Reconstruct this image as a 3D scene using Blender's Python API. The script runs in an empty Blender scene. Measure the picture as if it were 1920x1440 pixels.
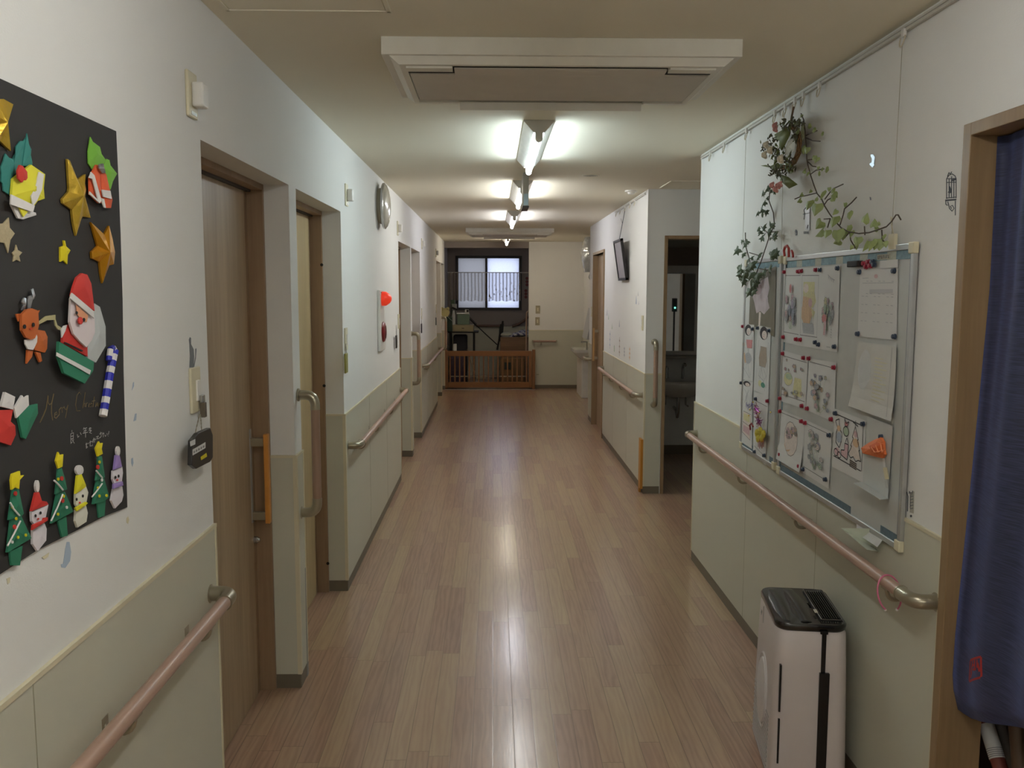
import bpy, math, random
from math import sin, cos, pi, radians as R
from mathutils import Vector as V, Matrix
random.seed(7)
S = bpy.context.scene
COL = S.collection

# ------------------------------------------------------------------ camera
PITCH, YAW, ROLL, FPX, CH = .1062, .0216, .0019, 1659.24, 1.6241
F_ = V((sin(YAW)*cos(PITCH), cos(YAW)*cos(PITCH), -sin(PITCH)))
R0 = V((cos(YAW), -sin(YAW), 0)); U0 = R0.cross(F_)
R_ = R0*cos(ROLL)+U0*sin(ROLL); U_ = U0*cos(ROLL)-R0*sin(ROLL)
CAM = V((0, 0, CH))
cd = bpy.data.cameras.new('camera'); co = bpy.data.objects.new('camera', cd); COL.objects.link(co)
cd.sensor_width = 36; cd.lens = FPX/1920*36; cd.clip_start = .05
B_ = -F_
co.matrix_world = Matrix(((R_.x, U_.x, B_.x, 0), (R_.y, U_.y, B_.y, 0), (R_.z, U_.z, B_.z, CH), (0, 0, 0, 1)))
S.camera = co

def P(px, py, ax, v):
    """surveyed point: where a sight line meets the plane axis=v"""
    d = R_*((px-960)/FPX) - U_*((py-720)/FPX) + F_
    return CAM + d*((v-CAM[ax])/d[ax])
XL, XR, H = -.789, 1.2045, 2.4
def L(px, py, off=0): return P(px, py, 0, XL+off)
def RW(px, py, off=0): return P(px, py, 0, XR-off)

# ------------------------------------------------------------------ materials
def lin(c): return tuple(((x/255)/12.92 if x/255 <= .04045 else ((x/255+.055)/1.055)**2.4) for x in c)
MAT = {}
def mat(n, rgb, rough=.6, metal=0, noise=None, bump=None, spec=.5, emit=None, alpha=None, trans=None, var=.08, coat=0, stretch=(1, 1, 1)):
    if n in MAT: return MAT[n]
    m = bpy.data.materials.new(n); m.use_nodes = True; nt = m.node_tree; b = nt.nodes['Principled BSDF']
    c = lin(rgb)+(1,)
    b.inputs['Base Color'].default_value = c; b.inputs['Roughness'].default_value = rough; b.inputs['Metallic'].default_value = metal
    b.inputs['Specular IOR Level'].default_value = spec; b.inputs['Coat Weight'].default_value = coat
    if emit: b.inputs['Emission Color'].default_value = tuple(emit[0])+(1,); b.inputs['Emission Strength'].default_value = emit[1]
    if alpha is not None: b.inputs['Alpha'].default_value = alpha
    if trans is not None: b.inputs['Transmission Weight'].default_value = trans
    tc = nt.nodes.new('ShaderNodeTexCoord'); mp = nt.nodes.new('ShaderNodeMapping'); mp.inputs['Scale'].default_value = stretch
    nt.links.new(tc.outputs['Object'], mp.inputs['Vector'])
    nz = nt.nodes.new('ShaderNodeTexNoise'); nz.inputs['Scale'].default_value = noise or 12; nz.inputs['Detail'].default_value = 4
    nt.links.new(mp.outputs['Vector'], nz.inputs['Vector'])
    mx = nt.nodes.new('ShaderNodeMix'); mx.data_type = 'RGBA'
    mx.inputs['A'].default_value = tuple(x*(1-var) for x in c[:3])+(1,); mx.inputs['B'].default_value = tuple(min(1, x*(1+var)) for x in c[:3])+(1,)
    nt.links.new(nz.outputs['Fac'], mx.inputs['Factor']); nt.links.new(mx.outputs['Result'], b.inputs['Base Color'])
    if bump:
        n2 = nt.nodes.new('ShaderNodeTexNoise'); n2.inputs['Scale'].default_value = bump[0]; n2.inputs['Detail'].default_value = 3
        nt.links.new(mp.outputs['Vector'], n2.inputs['Vector'])
        bp = nt.nodes.new('ShaderNodeBump'); bp.inputs['Strength'].default_value = bump[1]; bp.inputs['Distance'].default_value = bump[2]
        nt.links.new(n2.outputs['Fac'], bp.inputs['Height']); nt.links.new(bp.outputs['Normal'], b.inputs['Normal'])
    MAT[n] = m
    return m

def wood(n, dark, light, rough=.45, axis='z', scale=9.0):
    if n in MAT: return MAT[n]
    m = bpy.data.materials.new(n); m.use_nodes = True; nt = m.node_tree; b = nt.nodes['Principled BSDF']
    tc = nt.nodes.new('ShaderNodeTexCoord'); mp = nt.nodes.new('ShaderNodeMapping')
    mp.inputs['Scale'].default_value = {'z': (1, 1, .06), 'y': (1, .06, 1), 'x': (.06, 1, 1)}[axis]
    nt.links.new(tc.outputs['Object'], mp.inputs['Vector'])
    nz = nt.nodes.new('ShaderNodeTexNoise'); nz.inputs['Scale'].default_value = scale; nz.inputs['Detail'].default_value = 6; nz.inputs['Roughness'].default_value = .6
    nt.links.new(mp.outputs['Vector'], nz.inputs['Vector'])
    n2 = nt.nodes.new('ShaderNodeTexNoise'); n2.inputs['Scale'].default_value = scale*9; n2.inputs['Detail'].default_value = 3
    nt.links.new(mp.outputs['Vector'], n2.inputs['Vector'])
    ad = nt.nodes.new('ShaderNodeMath'); ad.operation = 'MULTIPLY_ADD'; ad.inputs[1].default_value = .35
    nt.links.new(n2.outputs['Fac'], ad.inputs[0]); nt.links.new(nz.outputs['Fac'], ad.inputs[2])
    cr = nt.nodes.new('ShaderNodeValToRGB'); cr.color_ramp.elements[0].position = .45; cr.color_ramp.elements[1].position = .9
    cr.color_ramp.elements[0].color = lin(dark)+(1,); cr.color_ramp.elements[1].color = lin(light)+(1,)
    nt.links.new(ad.outputs[0], cr.inputs['Fac']); nt.links.new(cr.outputs['Color'], b.inputs['Base Color'])
    b.inputs['Roughness'].default_value = rough
    MAT[n] = m
    return m

def floor_mat():
    m = bpy.data.materials.new('floor_planks'); m.use_nodes = True; nt = m.node_tree; b = nt.nodes['Principled BSDF']; lk = nt.links.new
    def N(t, **k):
        n = nt.nodes.new(t)
        for a, v in k.items(): setattr(n, a, v)
        return n
    def M(op, a, b_=None, c=None):
        n = N('ShaderNodeMath', operation=op)
        for i, v in enumerate((a, b_, c)):
            if v is None: continue
            if isinstance(v, (int, float)): n.inputs[i].default_value = v
            else: lk(v, n.inputs[i])
        return n.outputs[0]
    tc = N('ShaderNodeTexCoord'); sp = N('ShaderNodeSeparateXYZ'); lk(tc.outputs['Object'], sp.inputs[0])
    X, Y = sp.outputs[0], sp.outputs[1]
    u = M('DIVIDE', M('ADD', X, 7.4672), .0752); row = M('FLOOR', u); fu = M('FRACT', u)
    wn = N('ShaderNodeTexWhiteNoise', noise_dimensions='1D'); lk(row, wn.inputs['W'])
    v = M('DIVIDE', M('ADD', M('ADD', Y, 20), M('MULTIPLY', wn.outputs['Value'], 5.3)), .88); pl = M('FLOOR', v); fv = M('FRACT', v)
    cx = N('ShaderNodeCombineXYZ'); lk(row, cx.inputs[0]); lk(pl, cx.inputs[1])
    w2 = N('ShaderNodeTexWhiteNoise', noise_dimensions='2D'); lk(cx.outputs[0], w2.inputs['Vector'])
    # grain
    ofs = M('MULTIPLY', w2.outputs['Value'], 40)
    cg = N('ShaderNodeCombineXYZ'); lk(M('ADD', X, ofs), cg.inputs[0]); lk(M('MULTIPLY', M('ADD', Y, ofs), .09), cg.inputs[1])
    g1 = N('ShaderNodeTexNoise'); g1.inputs['Scale'].default_value = 22; g1.inputs['Detail'].default_value = 5; g1.inputs['Distortion'].default_value = 1.2; lk(cg.outputs[0], g1.inputs['Vector'])
    g2 = N('ShaderNodeTexWave', wave_type='BANDS', bands_direction='X'); g2.inputs['Scale'].default_value = 14; g2.inputs['Distortion'].default_value = 11; g2.inputs['Detail'].default_value = 3; g2.inputs['Detail Scale'].default_value = 1.6; lk(cg.outputs[0], g2.inputs['Vector'])
    gm = M('ADD', M('MULTIPLY', g1.outputs['Fac'], .75), M('MULTIPLY', g2.outputs['Fac'], .3))
    tone = M('ADD', M('ADD', M('MULTIPLY', w2.outputs['Value'], .24), .1), M('MULTIPLY', gm, .56))
    cr = N('ShaderNodeValToRGB'); e = cr.color_ramp.elements
    e[0].position = .2; e[0].color = lin(FD)+(1,); e[1].position = .8; e[1].color = lin(FL_)+(1,)
    e2 = cr.color_ramp.elements.new(.5); e2.color = lin(FM)+(1,)
    lk(tone, cr.inputs['Fac'])
    # seams
    ln = N('ShaderNodeTexNoise'); ln.inputs['Scale'].default_value = 2.3; ln.inputs['Detail'].default_value = 2; lk(tc.outputs['Object'], ln.inputs['Vector'])
    hu = N('ShaderNodeMix', data_type='RGBA', blend_type='MULTIPLY'); hu.inputs['Factor'].default_value = 1; lk(cr.outputs['Color'], hu.inputs['A'])
    hr = N('ShaderNodeValToRGB'); hr.color_ramp.elements[0].position = .3; hr.color_ramp.elements[1].position = .7; hr.color_ramp.elements[0].color = (1.0, .93, .90, 1); hr.color_ramp.elements[1].color = (.98, .99, .88, 1)
    hm = M('ADD', M('MULTIPLY', ln.outputs['Fac'], .55), M('MULTIPLY', w2.outputs['Value'], .45)); lk(hm, hr.inputs['Fac']); lk(hr.outputs['Color'], hu.inputs['B'])
    su = M('MINIMUM', fu, M('SUBTRACT', 1, fu)); sv = M('MULTIPLY', M('MINIMUM', fv, M('SUBTRACT', 1, fv)), 11.7)
    sm = M('MINIMUM', su, sv)
    seam = N('ShaderNodeMapRange'); seam.inputs['From Min'].default_value = .0; seam.inputs['From Max'].default_value = .03; seam.inputs['To Min'].default_value = .42; lk(sm, seam.inputs['Value'])
    mx = N('ShaderNodeMix', data_type='RGBA'); lk(seam.outputs[0], mx.inputs['Factor']); mx.inputs['A'].default_value = lin((62, 46, 36))+(1,); lk(hu.outputs['Result'], mx.inputs['B'])
    lk(mx.outputs['Result'], b.inputs['Base Color'])
    bp = N('ShaderNodeBump'); bp.inputs['Strength'].default_value = .4; bp.inputs['Distance'].default_value = .0004
    lw = N('ShaderNodeTexNoise'); lw.inputs['Scale'].default_value = 5; lk(tc.outputs['Object'], lw.inputs['Vector'])
    hh = M('ADD', M('ADD', seam.outputs[0], M('MULTIPLY', w2.outputs['Value'], .25)), M('ADD', M('MULTIPLY', gm, .12), M('MULTIPLY', lw.outputs['Fac'], .25)))
    lk(hh, bp.inputs['Height']); lk(bp.outputs['Normal'], b.inputs['Normal'])
    rg = M('ADD', M('MULTIPLY', g1.outputs['Fac'], .12), .25); lk(rg, b.inputs['Roughness']); b.inputs['Coat Weight'].default_value = .6; b.inputs['Coat Roughness'].default_value = .17; lk(bp.outputs['Normal'], b.inputs['Coat Normal'])
    b.inputs['Specular IOR Level'].default_value = .42
    return m
FD, FM, FL_ = (144, 115, 98), (174, 144, 122), (188, 161, 134)

# ------------------------------------------------------------------ mesh builder
ORG = {}
def org(o): return ORG.get(o.name, V((0, 0, 0))) if o else V((0, 0, 0))
class MB:
    def __init__(s): s.v = []; s.f = []; s.m = []; s.mats = []
    def mi(s, m):
        if m not in s.mats: s.mats.append(m)
        return s.mats.index(m)
    def add(s, vs, fs, m):
        b = len(s.v); s.v += [V(p) for p in vs]; k = s.mi(m)
        for f in fs: s.f.append([b+i for i in f]); s.m.append(k)
        return s
    def box(s, x0, x1, y0, y1, z0, z1, m):
        vs = [(x, y, z) for z in (z0, z1) for y in (y0, y1) for x in (x0, x1)]
        return s.add(vs, [(0, 2, 3, 1), (4, 5, 7, 6), (0, 1, 5, 4), (2, 6, 7, 3), (0, 4, 6, 2), (1, 3, 7, 5)], m)
    def obox(s, c, ax, ay, az, m):
        c = V(c); ax = V(ax); ay = V(ay); az = V(az)
        vs = [c+ax*i+ay*j+az*k for k in (-1, 1) for j in (-1, 1) for i in (-1, 1)]
        return s.add(vs, [(0, 2, 3, 1), (4, 5, 7, 6), (0, 1, 5, 4), (2, 6, 7, 3), (0, 4, 6, 2), (1, 3, 7, 5)], m)
    def prism(s, pts, n, t, m, h=0):
        """outline + thickness t along n; h>0 raises the middle into folded facets"""
        pts = [V(p) for p in pts]; n = V(n); k = len(pts)
        top = [p+n*t for p in pts]
        vs = pts+top; fs = [[i, (i+1) % k, k+(i+1) % k, k+i] for i in range(k)]
        if h:
            c = sum(top, V())/k+n*h; vs.append(c); fs += [[k+i, k+(i+1) % k, 2*k] for i in range(k)]
        else:
            fs.append([k+i for i in range(k)])
        fs.append(list(range(k))[::-1])
        return s.add(vs, fs, m)
    def tube(s, pts, r, m, seg=12, cap=True, closed=False):
        pts = [V(p) for p in pts]; n = len(pts); rs = r if isinstance(r, (list, tuple)) else [r]*n
        vs = []; fs = []; prev = None
        for i, p in enumerate(pts):
            a = pts[(i-1) % n] if (i or closed) else pts[0]; b = pts[(i+1) % n] if (i < n-1 or closed) else pts[-1]
            d = (b-a).normalized()
            if prev is None:
                x = d.orthogonal().normalized()
            else:
                x = (prev-d*prev.dot(d)); x = x.normalized() if x.length > 1e-6 else d.orthogonal().normalized()
            prev = x; y = d.cross(x)
            vs += [p+(x*cos(2*pi*j/seg)+y*sin(2*pi*j/seg))*rs[i] for j in range(seg)]
        rng = n if closed else n-1
        for i in range(rng):
            for j in range(seg):
                fs.append([i*seg+j, i*seg+(j+1) % seg, ((i+1) % n)*seg+(j+1) % seg, ((i+1) % n)*seg+j])
        if cap and not closed: fs += [list(range(seg))[::-1], [(n-1)*seg+j for j in range(seg)]]
        return s.add(vs, fs, m)
    def lathe(s, c, ax, prof, m, seg=32):
        """prof: (distance along ax, radius)"""
        c = V(c); ax = V(ax).normalized(); x = ax.orthogonal().normalized(); y = ax.cross(x)
        vs = []; fs = []; n = len(prof)
        for (t, r) in prof: vs += [c+ax*t+(x*cos(2*pi*j/seg)+y*sin(2*pi*j/seg))*max(r, 1e-5) for j in range(seg)]
        for i in range(n-1):
            for j in range(seg): fs.append([i*seg+j, i*seg+(j+1) % seg, (i+1)*seg+(j+1) % seg, (i+1)*seg+j])
        fs += [list(range(seg))[::-1], [(n-1)*seg+j for j in range(seg)]]
        return s.add(vs, fs, m)
    def grid(s, rows, m, closed=False):
        nr = len(rows); nc = len(rows[0]); vs = [p for r in rows for p in r]; fs = []
        for i in range(nr-1):
            for j in range(nc-1 if not closed else nc):
                fs.append([i*nc+j, i*nc+(j+1) % nc, (i+1)*nc+(j+1) % nc, (i+1)*nc+j])
        return s.add(vs, fs, m)
    def ball(s, c, r, m, sc=(1, 1, 1), seg=14):
        rows = []
        for i in range(seg//2+1):
            t = pi*i/(seg//2)
            rows.append([V(c)+V((sin(t)*cos(2*pi*j/seg)*sc[0], sin(t)*sin(2*pi*j/seg)*sc[1], cos(t)*sc[2]))*r for j in range(seg)])
        return s.grid(rows, m, True)
    def build(s, name, parent=None, smooth=False, bevel=0, solid=0):
        if parent is None:
            xs = [v.x for v in s.v]; ys = [v.y for v in s.v]; zs = [v.z for v in s.v]
            o0 = V(((min(xs)+max(xs))/2, (min(ys)+max(ys))/2, min(zs)))
        else: o0 = org(parent)
        me = bpy.data.meshes.new(name); me.from_pydata([v-o0 for v in s.v], [], s.f)
        for k in s.mats: me.materials.append(k)
        for i, p in enumerate(me.polygons): p.material_index = s.m[i]; p.use_smooth = bool(smooth)
        me.update()
        import bmesh
        bm = bmesh.new(); bm.from_mesh(me); bmesh.ops.recalc_face_normals(bm, faces=bm.faces); bm.to_mesh(me); bm.free()
        if smooth and smooth is not True:
            me.set_sharp_from_angle(angle=R(smooth))
        o = bpy.data.objects.new(name, me); COL.objects.link(o)
        if parent is None: o.location = o0; ORG[o.name] = o0
        else: o.parent = parent; ORG[o.name] = o0
        if bevel:
            b = o.modifiers.new('bevel', 'BEVEL'); b.width = bevel; b.segments = 3; b.limit_method = 'ANGLE'; b.angle_limit = R(40)
        if solid:
            b = o.modifiers.new('solid', 'SOLIDIFY'); b.thickness = solid
        return o
def thing(name, loc, label, cat, group=None):
    o = bpy.data.objects.new(name, None); COL.objects.link(o); o.location = V(loc); ORG[o.name] = V(loc); o.empty_display_size = .05
    return tag(o, label, cat, group)
def tag(o, label, cat, group=None):
    o['label'] = label; o['category'] = cat
    if group: o['group'] = group
    return o
def struct(o, label=None, cat=None):
    o['kind'] = 'structure'
    if label: o['label'] = label
    if cat: o['category'] = cat
    return o
def arc(a, b, c, n=8):
    a, b, c = V(a), V(b), V(c)
    return [a*(1-t)**2+b*2*t*(1-t)+c*t*t for t in [i/n for i in range(n+1)]]

# ------------------------------------------------------------------ material set
wallp = mat('cream_wallpaper', (228, 227, 222), .85, noise=2.5, var=.02, bump=(260, .35, .0012), spec=.2)
ceilp = mat('ceiling_wallpaper', (238, 232, 212), .9, noise=2, var=.02, bump=(200, .35, .0012), spec=.15)
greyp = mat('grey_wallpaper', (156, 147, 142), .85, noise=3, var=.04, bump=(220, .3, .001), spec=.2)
wains = mat('sage_wall_panel', (198, 196, 178), .42, noise=4, var=.02, bump=(150, .15, .0006), spec=.4)
cream = mat('cream_edge_strip', (214, 205, 176), .45)
joint = mat('panel_joint', (160, 156, 132), .6)
basem = mat('brown_skirting', (112, 102, 84), .5)
doorw = wood('pale_oak_door', (148, 124, 94), (184, 160, 130), .42)
doory = wood('yellow_oak_door', (176, 152, 112), (200, 178, 136), .42)
framew = wood('brown_door_frame', (138, 110, 82), (164, 136, 104), .42)
framel = wood('oak_door_frame', (128, 103, 72), (158, 131, 96), .42)
gatew = wood('orange_pine', (128, 84, 44), (156, 108, 62), .45, axis='x')
railw = wood('pink_brown_rail_cover', (164, 132, 114), (186, 154, 136), .32, axis='y')
orangew = mat('orange_wood_grip', (206, 140, 62), .4, noise=30, var=.1)
champ = mat('champagne_metal', (168, 160, 140), .3, .75)
silver = mat('silver_metal', (190, 190, 188), .25, .9)
alum = mat('aluminium', (190, 192, 192), .35, .7)
white = mat('white_plastic', (225, 222, 214), .4)
whitew = mat('white_paper', (212, 211, 208), .75, noise=3, var=.02)
ivory = mat('ivory_plastic', (214, 206, 176), .4)
black = mat('black_plastic', (16, 15, 15), .25)
dark = mat('dark_gap', (28, 24, 20), .8)
grey = mat('grey_plastic', (140, 138, 132), .5)
acw = mat('ac_panel_plastic', (236, 233, 220), .5)
acg = mat('ac_intake_panel', (212, 206, 194), .5)
trackm = mat('dark_track', (58, 50, 44), .5)

# ------------------------------------------------------------------ SETTING
YB = -4.0      # back end of the corridor, behind the camera
struct(MB().box(-1.3, 3.3, YB-.2, 16.4, -.1, 0, floor_mat()).build('floor'))
bpy.data.objects['floor'].location.x = 1.0
struct(MB().box(-1.3, 3.3, YB-.2, 16.5, H, H+.1, ceilp).build('ceiling'))

LOPEN = [(2.46, 3.495), (3.62, 4.668), (7.475, 8.545), (8.655, 9.655), (12.45, 13.5), (13.61, 14.4)]
DH = 2.025; XB = -.935; XF = -.885
w = MB(); segs = []; y = YB
for a, b in LOPEN: segs.append((y, a)); y = b
segs.append((y, 14.54))
for a, b in segs: w.box(-1.05, XL, a, b, 0, H, wallp)
for a, b in LOPEN: w.box(-1.05, XL, a, b, DH, H, wallp)
struct(w.build('wall_left'))
# left panelling
def side_panels(nm, xw, s, segl, base, joints=True):
    """s=+1: wall faces +x"""
    w = MB(); t = .006
    for a, b in segl:
        w.box(min(xw, xw+s*t), max(xw, xw+s*t), a-.0, b+.0, .06, .957, wains)
        w.box(min(xw, xw+s*.009), max(xw, xw+s*.009), a-.001, b+.001, .957, .967, cream)
        for yy, q in ((a, 1), (b, -1)):
            w.box(min(xw, xw+s*.008), max(xw, xw+s*.008), min(yy, yy+q*.011), max(yy, yy+q*.011), .06, .957, cream)
        if joints:
            k = a+.91
            while k < b-.2:
                w.box(min(xw, xw+s*.0066), max(xw, xw+s*.0066), k-.0015, k+.0015, .06, .957, joint); k += .91
    o = w.build(nm); struct(o)
    w = MB()
    for a, b in segl: w.box(min(xw, xw+s*.004), max(xw, xw+s*.004), a, b, 0, .06, basem)
    struct(w.build(base))
side_panels('trim_1', XL, 1, [(a, b) for a, b in segs], 'baseboard_left')
# panels that turn into the door recesses
w = MB(); wb = MB()
for (a, b) in LOPEN:
    w.box(XF, XL+.006, b-.006, b, .06, .957, wains); w.box(XF, XL+.008, b-.009, b, .957, .967, cream)
    w.box(XL-.008, XL+.008, b-.009, b+.001, .06, .957, cream)
    wb.box(XF, XL+.002, b-.004, b, 0, .06, basem)
    w.box(XF, XL+.006, a, a+.006, .06, .957, wains)
struct(w.build('trim_2')); struct(wb.build('baseboard_recess'))

# ---------------- left doors
def left_door(n, a, b, panel, label):
    o = bpy.data.objects.new('door_%d' % n, None); COL.objects.link(o); o.location = (XB, (a+b)/2, 0); ORG[o.name] = V(o.location)
    struct(o, label)
    f = MB(); f.box(XB-.012, XF, b-.022, b, 0, DH, framew); f.box(XB-.012, XF, a, a+.022, 0, DH, framew)
    f.box(XB+.006, XF, a+.022, b-.022, DH-.022, DH, framew)
    f.box(XB-.03, XB-.012, b-.05, b, 0, DH, framew)
    f.build('frame', o, bevel=.0015)
    MB().box(XB-.03, XB+.006, a+.022, b-.022, DH-.03, DH-.018, trackm).build('track', o)  # dark strip paints in the shadow of the track gap above the door
    MB().box(XB-.045, XB-.008, a+.022, b-.066, .006, DH-.03, panel).build('panel', o, bevel=.002)
    MB().box(XB-.05, XB-.03, b-.068, b-.045, .0, DH-.03, dark).build('edge_gap', o)
    return o
d1 = left_door(1, *LOPEN[0], doorw, 'brown wood grain sliding door nearest on the left')
d2 = left_door(2, *LOPEN[1], doory, 'yellowish wood grain sliding door second on the left')
for k in (2, 3, 4, 5): left_door(k+1, *LOPEN[k], doorw, None)
# handle of door 1
hy = P(475, 900, 0, XB)[1]
h = MB().box(XB-.009, XB-.004, hy-.012, hy+.006, .715, 1.085, alum).build('handle', d1); hp = h
h = MB().box(XB-.006, XB+.045, hy-.012, hy+.012, 1.018, 1.05, champ).box(XB-.006, XB+.045, hy-.012, hy+.012, .725, .757, champ).build('handle_bracket', d1, bevel=.002)
h = MB().box(XB+.045, XB+.064, hy-.014, hy+.014, .712, 1.066, orangew).build('handle_bar', hp, bevel=.004)
h['label'] = 'orange wooden grip bar'
MB().lathe((XB-.008, hy+.018, .64), (1, 0, 0), [(0, .014), (.012, .014), (.016, .01), (.022, .008), (.024, .002)], silver, 18).build('lock_knob', d1, smooth=40)
for z in (1.75, .16, 1.12):
    MB().lathe((XF-.002, LOPEN[1][1]-.022-.001, z), (0, -1, 0), [(0, .008), (.002, .008), (.003, .002)], black, 14).build('screw_cap', d2)
MB().box(XL, XL+.007, 3.597, 3.622, .0, .47, grey).box(XL-.03, XL+.007, 3.619, 3.626, .0, .47, grey).build('corner_guard', bevel=.002)
tag(bpy.data.objects['corner_guard'], 'low grey plastic corner guard on the pillar between the first two left doors', 'corner guard')

# ---------------- right wall
OA, OB = 1.25, 2.262    # curtain doorway
w = MB(); T = .14
w.box(XR, XR+T, YB, OA, 0, H, wallp).box(XR, XR+.1, OA, OB, 2.035, H, wallp).box(XR, XR+.1, OB, 5.2, 0, H, wallp)
w.box(XR+.1, 3.2, 5.06, 5.2, 0, H, wallp)
struct(w.build('wall_right'))
YD = 6.943
w = MB(); w.box(XR, 1.34, YD, YD+.12, 0, H, wallp).box(1.34, 2.2, YD, YD+.12, 2.03, H, wallp).box(2.2, 3.2, YD, YD+.12, 0, H, wallp)
w.box(XR, XR+T, YD+.12, 9.6, 0, H, wallp).box(XR, XR+T, 9.6, 10.62, 2.03, H, wallp).box(XR, XR+T, 10.62, 11.06, 0, H, wallp)
w.box(XR+T, 1.62, 10.92, 11.06, 0, H, wallp)
struct(w.build('wall_right_far'))
struct(MB().box(1.485, 1.62, 11.06, 14.68, 0, H, wallp).build('wall_end_right'))
struct(MB().box(3.1, 3.25, 5.2, YD, 0, H, wallp).build('wall_recess'))
struct(MB().box(.587, 1.485, 14.54, 14.68, 0, H, wallp).build('wall_far'))
struct(MB().box(-1.05, 1.4, YB-.15, YB, 0, H, wallp).build('wall_back'))
side_panels('trim_3', XR, -1, [(YB, OA), (OB+.01, 5.2)], 'baseboard_right')
side_panels('trim_4', XR, -1, [(YD, 9.6), (10.62, 11.06)], 'baseboard_right_far')
side_panels('trim_5', 1.485, -1, [(11.06, 14.54)], 'baseboard_end')
def front_panels(nm, base, yw, x0, x1):
    w = MB(); w.box(x0, x1, yw-.006, yw, .06, .957, wains).box(x0, x1, yw-.009, yw, .957, .967, cream)
    struct(w.build(nm)); struct(MB().box(x0, x1, yw-.004, yw, 0, .06, basem).build(base))
front_panels('trim_6', 'baseboard_recess_right', YD, XR-.006, 1.33)
front_panels('trim_7', 'baseboard_far', 14.54, .587, 1.479)
struct(MB().box(XR-.008, XR+.004, YD-.009, YD+.003, .06, .957, cream).box(XR-.003, XR+.002, YD-.003, YD+.002, .967, H, wallp).build('trim_8'))

# washroom behind the recess doorway
w = MB(); w.box(XR+T, 3.2, 8.66, 8.8, 0, H, wallp).box(3.0, 3.2, YD+.12, 8.66, 0, H, wallp)
struct(w.build('wall_washroom'))
struct(MB().box(1.36, 2.98, 8.652, 8.66, .0, .09, basem).build('baseboard_washroom'))
d = bpy.data.objects.new('door_7', None); COL.objects.link(d); d.location = (1.77, YD, 0); ORG[d.name] = V(d.location)
struct(d, 'open oak framed doorway to the dark washroom')
MB().box(1.336, 1.362, YD-.012, YD+.13, 0, 2.045, framel).box(2.18, 2.206, YD-.012, YD+.13, 0, 2.045, framel).box(1.362, 2.18, YD-.012, YD+.13, 2.019, 2.045, framel).build('frame', d, bevel=.002)
# far right door
d = bpy.data.objects.new('door_8', None); COL.objects.link(d); d.location = (XR, 10.1, 0); ORG[d.name] = V(d.location)
struct(d, 'wood grain sliding door far on the right')
MB().box(XR-.014, XR+.13, 9.585, 9.62, 0, 2.06, framel).box(XR-.014, XR+.13, 10.6, 10.635, 0, 2.06, framel).box(XR-.014, XR+.13, 9.62, 10.6, 2.03, 2.06, framel).build('frame', d, bevel=.002)
MB().box(XR+.05, XR+.085, 9.62, 10.6, 0, 2.03, doorw).build('panel', d)
MB().box(XR+.0, XR+.05, 10.5, 10.53, .8, .83, champ).box(XR+.0, XR+.05, 10.5, 10.53, 1.12, 1.15, champ).build('handle_bracket', d)
MB().box(XR-.014, XR+.004, 10.495, 10.535, .78, 1.17, mat('tan_wood_grip', (186, 146, 92), .4)).build('handle_bar', d, bevel=.004)
# curtain doorway
d = bpy.data.objects.new('door_9', None); COL.objects.link(d); d.location = (XR, 1.75, 0); ORG[d.name] = V(d.location)
struct(d, 'oak framed doorway hung with a blue curtain')
MB().box(XR-.015, XR+.103, OB-.03, OB+.006, 0, 2.04, framel).box(XR-.015, XR+.103, OA-.02, OA+.02, 0, 2.04, framel).box(XR-.015, XR+.103, OA+.02, OB-.03, 2.008, 2.04, framel).build('frame', d, bevel=.002)
# store room behind the curtain
w = MB(); w.box(2.3, 2.4, .7, 2.9, 0, H, wallp).box(XR+.1, 2.3, .7, .8, 0, H, wallp).box(XR+.1, 2.3, 2.8, 2.9, 0, H, wallp)
struct(w.build('wall_store'))

# alcove at the end
YA = 16.2; wx0, wx1, wz0, wz1 = -.659, .493, 1.287, 2.209
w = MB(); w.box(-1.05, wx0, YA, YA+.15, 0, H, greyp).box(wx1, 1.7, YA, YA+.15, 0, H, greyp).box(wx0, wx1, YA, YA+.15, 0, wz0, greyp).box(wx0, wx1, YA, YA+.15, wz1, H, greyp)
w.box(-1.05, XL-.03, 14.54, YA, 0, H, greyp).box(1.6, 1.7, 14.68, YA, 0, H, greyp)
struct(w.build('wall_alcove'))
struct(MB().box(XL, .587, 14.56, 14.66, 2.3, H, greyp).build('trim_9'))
struct(MB().box(XL-.03, 1.6, YA-.006, YA, .06, .957, wains).build('trim_10'))
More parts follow.
